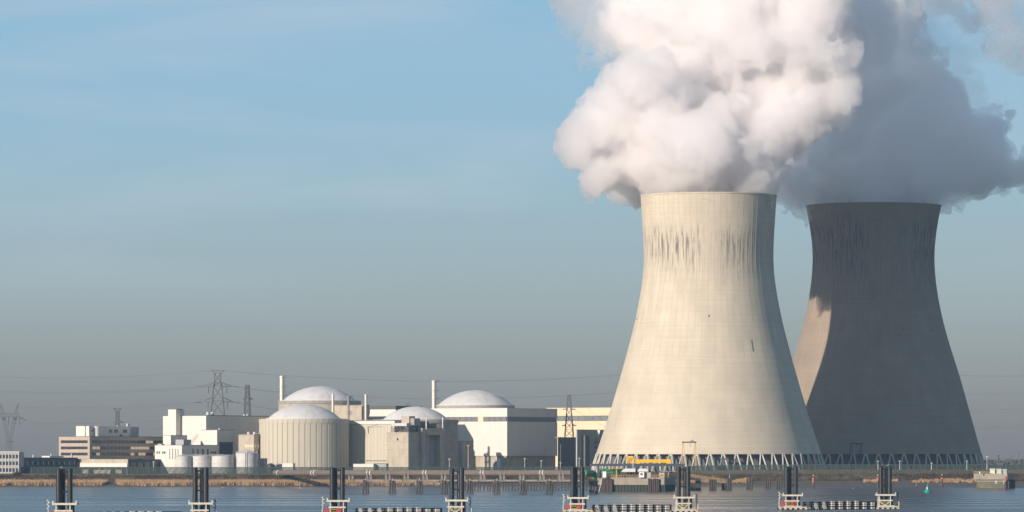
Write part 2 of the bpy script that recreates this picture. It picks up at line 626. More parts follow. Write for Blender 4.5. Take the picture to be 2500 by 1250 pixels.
def cooling_tower(px_c, D, prof_px, smat, label, rods_deg, n_rib=70, n_v=54, scars=()):
    """prof_px: (row, half width) of the shell read off the photograph, bottom first"""
    cx = PX(px_c, D)
    root = empty("cooling_tower", (cx, D, PLANT_Z))
    tag(root, label, "cooling tower", "cooling towers")
    prof = [(M_(r, D), PZ(y, D) - PLANT_Z) for y, r in prof_px]
    # smooth profile
    zs = np.array([p[1] for p in prof]); rs = np.array([p[0] for p in prof])
    order = np.argsort(zs); zs, rs = zs[order], rs[order]
    zz = np.linspace(zs[0], zs[-1], 64)
    rr = np.interp(zz, zs, rs)
    ker = np.array([1, 2, 3, 2, 1]) / 9.0
    for _ in range(3):
        pad = np.concatenate([[2 * rr[0] - rr[2], 2 * rr[0] - rr[1]], rr, [2 * rr[-1] - rr[-2], 2 * rr[-1] - rr[-3]]])
        rr = np.convolve(pad, ker, 'valid')
    H = zz[-1]
    outer = [(rr[i], zz[i]) for i in range(len(zz))]
    th = 1.1
    sp = outer + [(rr[-1] + .35, zz[-1] + .05), (rr[-1] + .35, zz[-1] + .8), (rr[-1] - th, zz[-1] + .8)] + \
         [(rr[i] - th, zz[i]) for i in range(len(zz) - 1, -1, -1)] + [(rr[0], zz[0])]
    MB().lathe(sp, 210).build("shell", smat, root, smooth=True)
    # one rib, copied round the shell
    ribm = MB()
    w, pr0 = 0.24, 0.06
    vs, fs = [], []
    zi = list(range(0, 64, 2)) + [63]
    for i in zi:
        r = rr[i]
        pr = pr0 * (.12 + .88 * (i / 63) ** 1.3)
        vs += [(r - .3, -w, zz[i]), (r + pr, -w * .6, zz[i]), (r + pr, w * .6, zz[i]), (r - .3, w, zz[i])]
    for j in range(len(zi) - 1):
        o = 4 * j
        for k in range(3):
            fs.append((o + k, o + k + 1, o + k + 5, o + k + 4))
    fs.append((0, 3, 2, 1)); o = 4 * (len(zi) - 1); fs.append((o, o + 1, o + 2, o + 3))
    ribme = ribm.add(vs, fs).mesh("rib", smat)
    for k in range(n_rib):
        link("rib", ribme, root, rz=2 * math.pi * k / n_rib)
    # A-frame columns carrying the shell
    r1, z1 = rr[0] - .35, zz[0] + .3
    r0, z0 = rr[0] + 3.6, -.4
    half = math.pi / n_v
    am = MB()
    for s_ in (-1, 1):
        a = s_ * half * .80
        am.bar((r0 * math.cos(a), r0 * math.sin(a), z0), (r1 * math.cos(s_ * half * .12), r1 * math.sin(s_ * half * .12), z1), .78, .85)
    am.box(r1 - .45, r1 + .5, -.9, .9, z1 - 1.5, z1 - .2)
    for s_ in (-1, 1):
        a = s_ * half * .80
        x, y = r0 * math.cos(a), r0 * math.sin(a)
        am.box(x - .9, x + .9, y - .9, y + .9, z0 - .3, z0 + .9)
    ame = am.mesh("column", leg_mat)
    for k in range(n_v):
        link("column", ame, root, rz=2 * math.pi * k / n_v + .03)
    # fill screens hung behind the columns
    rb = rr[0] - 4.5
    bw = rb * math.sin(half) * .985
    bme = MB().box(rb - .5, rb * math.cos(half), -bw, bw, -.3, zz[0] + .6).mesh("fill_screen", basin_mat)
    for k in range(n_v):
        link("fill_screen", bme, root, rz=2 * math.pi * (k + .5) / n_v + .03)
    MB().lathe([(0, 0.5), (rb - 1, .5), (rb - 1, zz[0] - 1), (0, zz[0] - 1)], 48).build("fill_pack", basin_mat, root)
    for d in rods_deg:
        a = R(d)
        MB().bar(((rr[-1] - .4) * math.cos(a), (rr[-1] - .4) * math.sin(a), H + .5), ((rr[-1] - .4) * math.cos(a), (rr[-1] - .4) * math.sin(a), H + 3.2), .14, seg=6, r2=.1).build("lightning_rod", steel_dark, root)
    # small dark hatch and conduit marks on the shell
    for (dg, py, hpx, wm) in scars:
        z_ = PZ(py, D) - PLANT_Z
        r_ = float(np.interp(z_, zz, rr))
        z2 = z_ - M_(hpx, D)
        r2_ = float(np.interp(z2, zz, rr))
        a = R(dg)
        MB().bar(((r_ + .12) * math.cos(a), (r_ + .12) * math.sin(a), z_), ((r2_ + .12) * math.cos(a), (r2_ + .12) * math.sin(a), z2), wm, .3).build("conduit" if hpx > 10 else "hatch", steel_dark, root)
    return root

near_prof = [(1109, 275), (1062, 259.5), (1010, 242), (961, 227.5), (910, 212.5), (861, 199), (832, 191.5), (800, 183), (760, 174.3), (730, 168.5),
             (700, 163.5), (670, 159.5), (640, 157.5), (600, 158), (560, 160.3), (520, 163), (480.5, 165.6)]
far_prof = [(1109, 263), (1046, 245), (990, 229.5), (930, 213), (870, 194), (815, 177), (800, 173), (760, 163.5), (728, 157.3), (700, 153), (670, 149.6),
            (640, 147.8), (624, 147.6), (600, 148.6), (555, 154.5), (525, 159.5), (505, 164)]
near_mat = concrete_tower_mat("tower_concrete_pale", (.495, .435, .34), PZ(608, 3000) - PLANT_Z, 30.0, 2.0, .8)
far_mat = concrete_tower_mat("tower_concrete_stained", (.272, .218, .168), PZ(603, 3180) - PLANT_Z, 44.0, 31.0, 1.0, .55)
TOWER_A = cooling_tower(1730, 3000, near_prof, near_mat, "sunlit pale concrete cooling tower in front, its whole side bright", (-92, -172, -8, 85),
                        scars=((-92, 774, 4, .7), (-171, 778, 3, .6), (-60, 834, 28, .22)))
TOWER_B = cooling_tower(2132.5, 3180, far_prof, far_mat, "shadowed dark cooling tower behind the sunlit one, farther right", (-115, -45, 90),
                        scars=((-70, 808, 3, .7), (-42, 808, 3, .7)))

# ------------------------------------------------------------------ plant buildings
white_clad = mat("white_cladding", (.62, .578, .515), .6, .04, .15, stretch=(1, 1, .2), dirt=(.45, .42, .38), dirt_amt=.25, dirt_scale=(.6, .6, .04))
cream_clad = mat("cream_cladding", (.66, .52, .34), .6, .05, .15, stretch=(1, 1, .2))
beige_clad = mat("beige_spandrel", (.40, .33, .26), .8, .06, .3, dirt=(.25, .21, .17), dirt_amt=.3)
tan_conc = mat("tan_concrete", (.42, .365, .285), .9, .12, .2, dirt=(.22, .19, .15), dirt_amt=.55, dirt_scale=(.25, .25, .10))
tan_panel = mat("tan_panel", (.47, .43, .345), .85, .05, .2, stretch=(1, 1, .15), dirt=(.34, .30, .24), dirt_amt=.3, dirt_scale=(.8, .8, .03))
grey_conc = mat("grey_concrete", (.30, .285, .26), .9, .14, .25, dirt=(.14, .13, .12), dirt_amt=.5, dirt_scale=(.4, .4, .08))
dark_conc = mat("dark_concrete", (.13, .13, .13), .9, .15, .3)
dome_mat = mat("dome_membrane", (.57, .556, .543), .7, .06, .10, dirt=(.36, .34, .33), dirt_amt=.55, dirt_scale=(.25, .25, .12))
grey_wall = mat("grey_render", (.34, .345, .345), .8, .08, .3, dirt=(.2, .2, .2), dirt_amt=.3)
pier_mat = mat("pale_pier", (.62, .60, .56), .8, .06, .5)
teal_wall = mat("teal_wall", (.075, .105, .11), .8, .12, .3)
glass_dark = mat("window_glass", (.035, .042, .05), .25, .25, .6, spec=.5)
glass_teal = mat("teal_glazing", (.05, .085, .09), .3, .25, .5, spec=.5)
blind = mat("glowing_pane", (.50, .42, .32), .8, .12, .8)
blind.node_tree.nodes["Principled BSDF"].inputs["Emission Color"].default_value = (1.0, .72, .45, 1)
blind.node_tree.nodes["Principled BSDF"].inputs["Emission Strength"].default_value = .28  # added glow that brightens the tan panes
band_glass = mat("band_glazing", (.13, .14, .145), .4, .12, .3, spec=.5)
silver = mat("galvanised_metal", (.50, .49, .47), .65, .12, .4, metal=.0, dirt=(.28, .26, .24), dirt_amt=.5, dirt_scale=(.5, .5, .06))
stack_mat = mat("stack_steel", (.60, .55, .49), .45, .08, .4, stretch=(1, 1, .2), metal=.3, dirt=(.36, .31, .27), dirt_amt=.4, dirt_scale=(1, 1, .08))
roof_dark = mat("dark_roofing", (.11, .11, .115), .9, .12, .4)
pipe_paint = mat("white_paint", (.64, .62, .59), .5, .04, 1.0)
yellow_steel = mat("yellow_paint", (.80, .44, .02), .5, .06, .5, dirt=(.45, .25, .03), dirt_amt=.3)
ochre_steel = mat("ochre_handrail_paint", (.48, .30, .08), .6, .12, .8)
red_paint = mat("red_paint", (.55, .03, .02), .5, .08, 1.0)
rust = mat("rusty_steel", (.075, .052, .045), .9, .25, .4, stretch=(1, 1, .3), dirt=(.05, .045, .04), dirt_amt=.7, dirt_scale=(.7, .7, .15))
BA = R(32.0)


class Bldg:
    """a block standing with one corner towards the river; px values are read along its two visible faces"""
    def __init__(s, name, label, cat, px_l, px_c, px_r, D, a=BA, z0=None, group=None):
        s.D, s.a, s.pc = D, a, px_c
        s.z0 = PLANT_Z if z0 is None else z0
        s.root = empty(name, (PX(px_c, D), D, s.z0), -a)
        tag(s.root, label, cat, group)
        s.W = s.lx(px_l)           # negative
        s.L = s.ry(px_r)

    def lx(s, px): return (px - s.pc) * s.D / F / math.cos(s.a)
    def ry(s, px): return (px - s.pc) * s.D / F / math.sin(s.a)
    def z(s, py): return PZ(py, s.D) - s.z0

    def box(s, name, m, x0, x1, y0, y1, z0, z1, parent=None):
        return MB().box(min(x0, x1), max(x0, x1), min(y0, y1), max(y0, y1), min(z0, z1), max(z0, z1)).build(name, m, parent or s.root)

    def body(s, m, top, bottom=None, name="wall", inset=0.0):
        zb = -1.0 if bottom is None else s.z(bottom)
        return s.box(name, m, s.W + inset, -inset, inset, s.L - inset, zb, s.z(top))

    def coping(s, m, top, h=.5, over=.18, name="roof"):
        return s.box(name, m, s.W - over, over, -over, s.L + over, s.z(top) - .02, s.z(top) + h)

    # openings: frame + recessed pane on the left (sunny) or right (shaded) face
    def win(s, face, p0, p1, t, b, m, frame=None, name="window", proud=.04):
        z1, z0 = s.z(t), s.z(b)
        if face == 'L':
            a0, a1 = s.lx(p0), s.lx(p1)
            o = s.box(name, m, a0, a1, -proud, .25, z0, z1)
            if frame:
                f = MB()
                w = .16
                f.box(a0 - w, a1 + w, -.14, .1, z1, z1 + w).box(a0 - w, a1 + w, -.2, .1, z0 - w, z0)
                f.box(a0 - w, a0, -.14, .1, z0, z1).box(a1, a1 + w, -.14, .1, z0, z1)
                f.build("frame", frame, o)
        else:
            a0, a1 = s.ry(p0), s.ry(p1)
            o = s.box(name, m, -.25, proud, a0, a1, z0, z1)
            if frame:
                f = MB()
                w = .16
                f.box(-.1, .14, a0 - w, a1 + w, z1, z1 + w).box(-.1, .2, a0 - w, a1 + w, z0 - w, z0)
                f.box(-.1, .14, a0 - w, a0, z0, z1).box(-.1, .14, a1, a1 + w, z0, z1)
                f.build("frame", frame, o)
        return o

    def band(s, face, p0, p1, t, b, n, m, alt=None, rnd=None, gap=.07):
        for i in range(n):
            q0 = p0 + (p1 - p0) * (i + gap) / n
            q1 = p0 + (p1 - p0) * (i + 1 - gap) / n
            mm = m
            if alt is not None and alt(i / n, rnd):
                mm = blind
            s.win(face, q0, q1, t, b, mm, name="pane")


rn = random.Random(5)

# --- grey three-storey wing at the left edge
b = Bldg("office_wing", "grey three-storey office wing with rows of windows at the left edge", "building", -60, 47, 60, 2888, R(6))
b.L = 14
b.body(grey_wall, 1103.5)
b.coping(pier_mat, 1103.5, .3, .1)
for t_, bb_ in ((1110, 1119), (1126.5, 1135.5), (1143, 1152)):
    for i in range(13):
        p0 = -58 + i * 8.05
        b.win('L', p0, p0 + 5.6, t_, bb_, glass_dark, name="window")
for i in range(14):
    p0 = -58 + i * 8.05 - 1.3
    b.box("pier", pier_mat, b.lx(p0 - .55), b.lx(p0 + .55), -.3, .05, b.z(1156), b.z(1106))

# --- long dark low building
b = Bldg("office_block", "long dark teal low office with a pale roof hut, in shade", "building", 46, 49, 191, 2912)
b.body(teal_wall, 1119)
b.coping(roof_dark, 1119, .5, .15)
for i in range(12):
    p0 = 55 + i * 11.2
    b.win('R', p0, p0 + 7.6, 1127, 1134.5, glass_dark, name="window")
    b.win('R', p0, p0 + 7.6, 1143.5, 1153, glass_teal, name="window")
    b.box("pier", pier_mat, -.1, .22, b.ry(p0 + 8.6), b.ry(p0 + 10.0), b.z(1135), b.z(1126.5))
b.box("roof_hut", white_clad, -9, -3, b.ry(120), b.ry(150), b.z(1119) + .55, b.z(1113))
for p in (67, 88, 126, 170):
    b.box("vent", silver, -4.3, -3.7, b.ry(p) - .3, b.ry(p) + .3, b.z(1119) + .5, b.z(1107 + (p % 5)))

# --- beige office with window bands
b = Bldg("office_building", "beige four-storey office with dark window bands and rooftop plant", "building", 139, 219, 392, 2955)
b.body(dark_conc, 1067, inset=.35, name="core")
rows = [1066, 1074.8, 1081.9, 1090, 1097, 1105, 1112, 1120.5, 1128, 1160]
for i in range(0, 10, 2):
    z1, z0 = b.z(rows[i]), (b.z(rows[i + 1]) if i < 8 else -1)
    b.box("spandrel", beige_clad, b.W, 0, 0, b.L, z0, z1)
for k in range(1, 9, 2):
    b.box("corner_pier", beige_clad, b.lx(213.5), -.002, .002, b.ry(224.5), b.z(rows[k + 1]) + .002, b.z(rows[k]) - .002)
    b.box("end_pier", beige_clad, b.W + .002, b.lx(144), .002, 1.0, b.z(rows[k + 1]) + .002, b.z(rows[k]) - .002)
    b.band('L', 144, 213.5, rows[k] + .2, rows[k + 1] - .2, 10, glass_dark)
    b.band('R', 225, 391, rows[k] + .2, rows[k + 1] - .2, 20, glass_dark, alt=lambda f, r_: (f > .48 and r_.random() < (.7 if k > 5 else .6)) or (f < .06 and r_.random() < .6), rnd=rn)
b.coping(roof_dark, 1066, .25, .1)
zr = b.z(1066) + .26
b.box("stair_tower", white_clad, b.lx(176), b.lx(196.5), 4, 12, zr, b.z(1040))
MB().lathe([(0, zr), (2.6, zr), (2.6, b.z(1040.5)), (0, b.z(1040.5))], 20, b.lx(205), 12).build("round_stair", white_clad, b.root, smooth=True)
b.box("penthouse", white_clad, -14, -4, b.ry(229), b.ry(318), zr, b.z(1040))
b.box("penthouse_annex", grey_wall, -13, -5, b.ry(318) + .01, b.ry(340), zr, b.z(1041))
for p0, p1, t_, bb_ in ((233, 243, 1050, 1053), (272, 279, 1048, 1056), (283, 291, 1048, 1056), (302, 311, 1048, 1056), (295, 301, 1059.5, 1065.5)):
    b.box("plant_window", glass_dark, -4.2, -3.94, b.ry(p0), b.ry(p1), b.z(bb_), b.z(t_))
b.box("flue", silver, -8, -7, b.ry(321), b.ry(325), b.z(1041), b.z(1033))
b.box("flue", silver, -8, -7.4, b.ry(300), b.ry(302), b.z(1040), b.z(1037))

# --- low entrance hall in front of the office
b = Bldg("entrance_hall", "low entrance hall with pale canopy strip and teal glazed end", "building", 192, 312, 420, 2908)
b.body(glass_teal, 1123, inset=.5, name="glazed_core")
b.box("fascia", tan_conc, b.W, 0, 0, b.L * .02, b.z(1131), b.z(1121))
b.box("fascia", roof_dark, b.W, -.002, b.L * .02 + .01, b.L, b.z(1128), b.z(1121))
b.box("canopy", white_clad, b.W - .3, .3, -1.1, .45, b.z(1140.5), b.z(1131) - .01)
for i in range(9):
    p = 194 + i * 14.3
    b.box("mullion", pier_mat, b.lx(p), b.lx(p + 1.2), .2, .6, -1, b.z(1141))
for i in range(8):
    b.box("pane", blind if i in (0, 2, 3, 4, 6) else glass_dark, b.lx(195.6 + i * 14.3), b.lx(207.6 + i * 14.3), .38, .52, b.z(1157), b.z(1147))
for i in range(7):
    p = 318 + i * 15
    b.box("mullion", teal_wall, -.55, -.2, b.ry(p), b.ry(p + 1.5), -1, b.z(1128))
b.box("blue_gate", mat("blue_gate_paint", (.03, .07, .12), .6, .1, .6), -.6, -.38, b.ry(381), b.ry(404), -1, b.z(1131))

# --- white turbine hall
b = Bldg("turbine_hall", "tall white windowless turbine hall with a square chimney shaft", "building", 393, 503, 665, 2985)
b.body(white_clad, 1015)
b.coping(roof_dark, 1015, .35, .12)
b.box("shaft", white_clad, b.lx(419), b.lx(439), -5.2, 3.5, -1, b.z(999.5))
b.box("shaft_cap", roof_dark, b.lx(424), b.lx(440), -4.6, 1.5, b.z(999.5), b.z(998))
for p in (519, 529):
    MB().cyl(-5, b.ry(p + 3), b.z(1015) + .3, b.z(1005.5), 1.1, 12).build("roof_vent", silver, b.root, smooth=True)
for p in (604, 611):
    MB().cyl(-5, b.ry(p), b.z(1015) + .3, b.z(1010.5), .8, 12).build("roof_vent", silver, b.root, smooth=True)
for i in range(30):
    y_ = b.L * (i + .5) / 30
    b.box("cladding_rib", white_clad, -.02, .10, y_ - .12, y_ + .12, b.z(1120), b.z(1016))

b = Bldg("pump_hall", "white lower block with dark door against the turbine hall's shaded side", "building", 488, 530, 590, 2962)
b.L = 19
b.body(white_clad, 1050)
b.coping(roof_dark, 1050, .25, .1)
b.box("door_lintel", roof_dark, -.1, .35, 2, 17, b.z(1083), b.z(1079))
b.box("door", mat("dark_blue_shutter", (.035, .055, .08), .6, .1, .5), -.1, .12, 2.5, 16.5, -1, b.z(1083.2))
b.box("roof_light", silver, -3, -2, b.ry(563) - 10, b.ry(566) - 10, b.z(1050) + .2, b.z(1046))

b = Bldg("plant_block", "small flat box with white end and grey side before the white hall", "building", 398, 417, 467, 2945)
b.L = 17
b.body(white_clad, 1063, name="wall")
b.coping(roof_dark, 1063, .2, .08)

b = Bldg("workshop_block", "low white block with slit windows behind the silver tanks", "building", 375, 444, 542, 2928)
b.L = 38
b.body(white_clad, 1087)
b.coping(roof_dark, 1087, .25, .1)
for p in (379.3, 384.8, 394, 398.7):
    b.win('L', p, p + 3.3, 1102, 1107.5, glass_dark, frame=pier_mat)
for p in (412, 419.2, 426.5, 433.3):
    for k in range(5):
        b.win('L', p, p + 2.2, 1096.5 + k * 5, 1100.2 + k * 5, glass_dark)
for p in (467, 478, 489, 500):
    b.win('R', p, p + 3.3, 1096, 1112, glass_dark)
for p in (508, 512.5, 517):
    b.win('R', p, p + 3, 1102, 1108, glass_dark)
b.box("roof_unit", grey_wall, -12, -6, 10, 18, b.z(1087) + .2, b.z(1073))
b.box("roof_unit", silver, -19, -16, 1.2, 4, b.z(1087) + .2, b.z(1083.5))
st = MB()
for k in range(8):
    p = Vector((-4 + .0, 14 + k * 1.0, b.z(1086) + k * .75))
    st.box(-4.6, -3.4, 14 + k, 15.1 + k, p.z, p.z + .25)
st.bar((-3.4, 14, b.z(1086) + 1.2), (-3.4, 22, b.z(1086) + 7), .12).bar((-4.6, 14, b.z(1086) + 1.2), (-4.6, 22, b.z(1086) + 7), .12)
st.build("roof_stair", grey_conc, b.root)

# --- tan building with slot windows
b = Bldg("switch_building", "small tan concrete block with a row of pale slot windows", "building", 581, 620, 640, 2950)
b.body(tan_conc, 1062)
b.coping(grey_conc, 1062, .4, .15)
for i in range(5):
    p = 597 + i * 4.4
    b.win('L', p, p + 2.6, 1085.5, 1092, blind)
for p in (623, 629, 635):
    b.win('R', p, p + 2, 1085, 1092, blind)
    b.win('R', p, p + 2, 1101, 1107, glass_dark)
for p in (597, 612):
    MB().cyl(b.lx(p), 4, b.z(1062) + .4, b.z(1054.5), .95, 14).build("roof_vent", silver, b.root, smooth=True)
for i in range(4):
    b.box("roof_fan", silver, -1.2, -.3, 1 + i * 2.2, 2.3 + i * 2.2, b.z(1062) + .4, b.z(1057.5))

# --- silver tanks
def tank(px, r_px, top, D, label, domed):
    r = M_(r_px, D)
    root = empty("storage_tank", (PX(px, D), D, PLANT_Z))
    tag(root, label, "tank", "silver storage tanks")
    h = PZ(top, D) - PLANT_Z
    MB().lathe([(0, -.5), (r, -.5), (r, h), (0, h)], 40).build("shell", silver, root, smooth=True)
    rh = 1.9 if domed else .8
    MB().lathe([(r + .12, h + .01), (r * .6, h + rh * .62), (r * .3, h + rh * .9), (0, h + rh)], 40).build("roof", silver, root, smooth=True)
    for zb in ((h * .36, h * .68) if not domed else (h * .42,)):
        MB().lathe([(r + .002, zb), (r + .12, zb), (r + .12, zb + .25), (r + .002, zb + .25)], 40).build("stiffener_ring", pier_mat, root)
    rl = MB()
    for k in range(24):
        a = 2 * math.pi * k / 24
        a2 = 2 * math.pi * (k + 1) / 24
        p, q = (r * .97 * math.cos(a), r * .97 * math.sin(a)), (r * .97 * math.cos(a2), r * .97 * math.sin(a2))
        rl.bar((p[0], p[1], h), (p[0], p[1], h + 1.1), .08)
        rl.bar((p[0], p[1], h + 1.1), (q[0], q[1], h + 1.1), .08)
    rl.build("railing", silver, root)
    if domed:
        for a_ in (-95, -88):
            a = R(a_)
            MB().bar(((r + .35) * math.cos(a), (r + .35) * math.sin(a), -.5), ((r + .35) * math.cos(a), (r + .35) * math.sin(a), h + 1.2), .16, seg=8).build("riser_pipe", pipe_paint, root)
    else:
        MB().bar((0, -r * .9, h + .3), (0, 0, h + rh + .4), .2).build("roof_walkway", pipe_paint, root)
    return root

tank(448, 19.5, 1114, 2912, "leftmost of the four silver tanks, flat and half hidden by its neighbour", False)
tank(492, 23.5, 1113.5, 2914, "second silver tank from the left, low and flat topped", False)
tank(543.5, 27, 1113.5, 2913, "widest low silver tank, third from the left", False)
tank(602.5, 27.3, 1106.5, 2915, "tallest silver tank with domed roof and riser pipes, rightmost of four", True)

def hut(name, label, cat, px0, px1, top, D, depth, m, roof=roof_dark, z0=None):
    zb = PLANT_Z if z0 is None else z0
    root = empty(name, (PX((px0 + px1) / 2, D), D, zb), -R(18))
    tag(root, label, cat)
    w = M_(px1 - px0, D) / 2
    h = PZ(top, D) - zb
    MB().box(-w, w, 0, depth, -.6, h - .25).build("wall", m, root)
    MB().box(-w - .15, w + .15, -.15, depth + .15, h - .24, h).build("roof", roof, root)
    MB().box(-w * .15, w * .2, -.06, .1, -.5, min(2.1, h * .7)).build("door", grey_conc, root)
    return root

hut("shed", "grey flat shed tucked between the domed tank and ribbed drum", "shed", 630, 646, 1119, 2925, 5, grey_wall)
hut("cabin", "small white cabin in front of the ribbed reactor drum", "cabin", 688, 716, 1131, 2904, 4, white_clad, pier_mat)
hut("gatehouse", "long white flat cabin between the drum and concrete block", "cabin", 861, 913, 1132.5, 2906, 4, white_clad, pier_mat)
hut("shed", "grey square shed just left of the concrete block's foot", "shed", 912, 944, 1131.5, 2907, 4, grey_wall, roof_dark)
r_ = empty("fuel_tank", (PX(661, 2918), 2918, PLANT_Z))
tag(r_, "black arched tank beside the ribbed reactor drum", "tank")
MB().lathe([(0, -.4), (2.6, -.4), (2.6, 4.6), (2.2, 5.6), (1.2, 6.2), (0, 6.4)], 20).build("body", steel_dark, r_, smooth=True)
MB().bar((2.9, -.5, -.4), (2.9, -.5, 6.0), .12, seg=6).build("vent_pipe", silver, r_)

# --- reactor buildings
def dome_prof(r, h, z0, n=14):
    Rs = (r * r + h * h) / (2 * h)
    out = []
    for i in range(n + 1):
        t_ = i / n
        ang = math.asin(r / Rs) * (1 - t_)
        out.append((Rs * math.sin(ang), z0 + Rs * math.cos(ang) - (Rs - h)))
    out[-1] = (0, z0 + h)
    return out

def reactor(label, px, D, r_drum, y_drum, r_dome, y_dome_base, y_dome_top, n_panel, m_drum, name="reactor_building", rim=True, ring_h=None):
    root = empty(name, (PX(px, D), D, PLANT_Z))
    tag(root, label, "reactor building", "domed reactor buildings")
    Rr = M_(r_drum, D)
    zt = PZ(y_drum, D) - PLANT_Z
    MB().lathe([(0, -1), (Rr, -1), (Rr, zt), (0, zt)], 96).build("drum", m_drum, root, smooth=True)
    if n_panel:
        half = math.pi / n_panel
        w = (Rr + .25) * math.sin(half) * .93
        zcap = zt - 2.4
        pm = MB()
        c_ = (Rr + .3) * math.cos(half)
        pm.prism([(Rr - .4, -w), (c_ + .12, -w), (c_ + .28, -w * .7), (c_ + .28, w * .7), (c_ + .12, w), (Rr - .4, w)], -1, zcap)
        pme = pm.mesh("wall_panel", m_drum)
        wc = (Rr + .5) * math.sin(half) * .975
        cme = MB().box(Rr - .5, (Rr + .75) * math.cos(half), -wc, wc, zcap + .06, zt + .35).mesh("cap_panel", m_drum)
        for k in range(n_panel):
            link("wall_panel", pme, root, rz=2 * math.pi * k / n_panel)
            link("cap_panel", cme, root, rz=2 * math.pi * k / n_panel)
    elif rim:
        MB().lathe([(Rr + .003, zt - 1.6), (Rr + .45, zt - 1.6), (Rr + .45, zt + .3), (Rr - .5, zt + .3), (Rr - .5, zt - .1)], 96).build("parapet", grey_conc, root, smooth=True)
    Rd = M_(r_dome, D)
    zd = PZ(y_dome_base, D) - PLANT_Z
    hd = PZ(y_dome_top, D) - PZ(y_dome_base, D)
    prof = dome_prof(Rd, hd, zd)
    MB().lathe([(Rd, zt - .2)] + prof, 72).build("dome", dome_mat, root, smooth=True)
    MB().lathe([(Rd + .002, zd - .1), (Rd + .5, zd - .1), (Rd + .5, zd + .45), (Rd - .3, zd + .55)], 72).build("gutter", pier_mat, root)
    # ladder up the dome
    pts = []
    for (r1, z1) in prof[:-1]:
        a = R(-72)
        pts.append((r1 * math.cos(a) * 1.002, r1 * math.sin(a) * 1.004, z1 + .12))
    MB().tube(pts, .07, 5).build("dome_ladder", pier_mat, root)
    return root

reactor("ribbed tan reactor drum with pale dome, in front at left", 742.5, 2962, 107.5, 1024.5, 91, 1023.5, 987, 48, tan_panel)
reactor("rear reactor with pale dome on a weathered concrete ring, beside the tall left stack", 780, 3045, 100, 980, 91, 979.5, 943, 0, tan_conc)
reactor("grey reactor dome and drum half hidden by the concrete tower block", 1015, 2985, 103, 1026, 81, 1025.5, 992, 0, grey_conc)
reactor("largest pale dome rising behind the white cubic reactor hall", 1160.5, 3112, 94.5, 991.5, 92.5, 990.5, 952.5, 0, grey_conc)

# concrete blocks round the rear dome
b = Bldg("auxiliary_building", "weathered concrete block below the rear dome's right side", "building", 770, 888, 900, 3008)
b.L = 6
b.body(tan_conc, 990.5)
b.coping(grey_conc, 990.5, .5, .2)
b = Bldg("auxiliary_building", "white hall with dark roof fascia between the domes", "building", 897, 966, 985, 3030)
b.L = 30
b.body(white_clad, 999)
b.box("roof", roof_dark, b.W - .3, .3, -.3, b.L, b.z(999), b.z(990.5))

# machine hall between the drums
b = Bldg("machine_hall", "tan hall with white fascia between the two front drums", "building", 836, 963, 990, 2950)
b.L = 24
b.body(tan_panel, 1036)
b.box("fascia", white_clad, b.W - .2, .3, -.3, b.L, b.z(1035), b.z(1027.5))
b.box("shadow_gap", roof_dark, b.W, 0, .15, b.L, b.z(1036.3), b.z(1034.7))
b.box("roof", roof_dark, b.W - .3, .4, -.4, b.L, b.z(1027.5), b.z(1026))
for i in range(15):
    x_ = b.W * (i + .5) / 15
    b.box("wall_panel", tan_panel, x_ + b.W / 31, x_ - b.W / 31, -.14, .1, b.z(1131), b.z(1037))
for i in range(26):
    x_ = b.W * (i + .5) / 26
    b.box("roof_clip", silver, x_ - .25, x_ + .25, -.35, 0, b.z(1026), b.z(1024.6))
for p, t_ in ((940, 1078), (940, 1092)):
    b.win('L', p, p + 3, t_ - 1, t_ + 3.5, glass_dark, frame=pier_mat)
b.box("ledge", grey_conc, b.lx(880), b.lx(960), -.9, 0, b.z(1125), b.z(1123))
ar = MB()
ar.bar((b.lx(899), -1, b.z(1042)), (b.lx(932), -4, b.z(1037)), .16)
ar.bar((b.lx(899), -.1, b.z(1060)), (b.lx(899), -1, b.z(1040)), .2)
ar.build("davit_arm", steel_dark, b.root)

# concrete tower block in front of the middle drum
b = Bldg("concrete_block", "tall bare concrete block with deep shaded bays and rooftop steelwork", "building", 943, 997, 1026, 2922)
b.body(tan_conc, 1059)
b.coping(tan_conc, 1058.9, .9, .22, "parapet")
for t_ in (1078, 1098, 1116):
    b.box("pour_joint", grey_conc, b.W - .03, .03, -.03, b.L, b.z(t_ + .5), b.z(t_ - .3))
b.win('L', 968, 973, 1069, 1075.5, glass_dark, frame=pier_mat)
b.win('L', 948, 950.5, 1063.5, 1066.5, ochre_steel, name="lamp")
# buttress bay: two piers, lintel, recessed wall
y1, y2 = b.ry(1026), b.ry(1080)
b.box("pier", tan_conc, -3.2, 1.8, b.ry(1024), b.ry(1032), -1, b.z(1045))
b.box("pier", tan_conc, -3.2, 1.8, b.ry(1067), b.ry(1078), -1, b.z(1045))
b.box("lintel", tan_conc, -3.19, 1.79, b.ry(1032) + .01, b.ry(1067) - .01, b.z(1062), b.z(1045) - .003)
b.box("recessed_wall", grey_conc, -3.1, -1.4, b.ry(1032) + .01, b.ry(1067) - .01, -1, b.z(1062) - .01)
b.box("side_wall", grey_conc, -8, .2, b.ry(1078) + .01, b.ry(1100), -1, b.z(1051))
b.box("back_wall", grey_conc, -16, -3.3, b.ry(1026) + .02, b.ry(1078), -1, b.z(1052))
for p in (1032, 1071.5):
    MB().bar((2.1, b.ry(p + .5), b.z(1050)), (2.1, b.ry(p + .5), b.z(1017.5)), .34, seg=10).build("flue", pipe_paint, b.root, smooth=True)
b.box("downpipe", silver, 1.81, 2.1, b.ry(1036) - .2, b.ry(1036) + .2, -1, b.z(1046))
b.box("roof_house", tan_conc, b.lx(962), b.lx(981), 8.0, 14.5, b.z(1059), b.z(1015.5))
b.box("equipment_skid", dark_conc, b.lx(986), -.6, .9, 6.5, b.z(1059), b.z(1041.5))
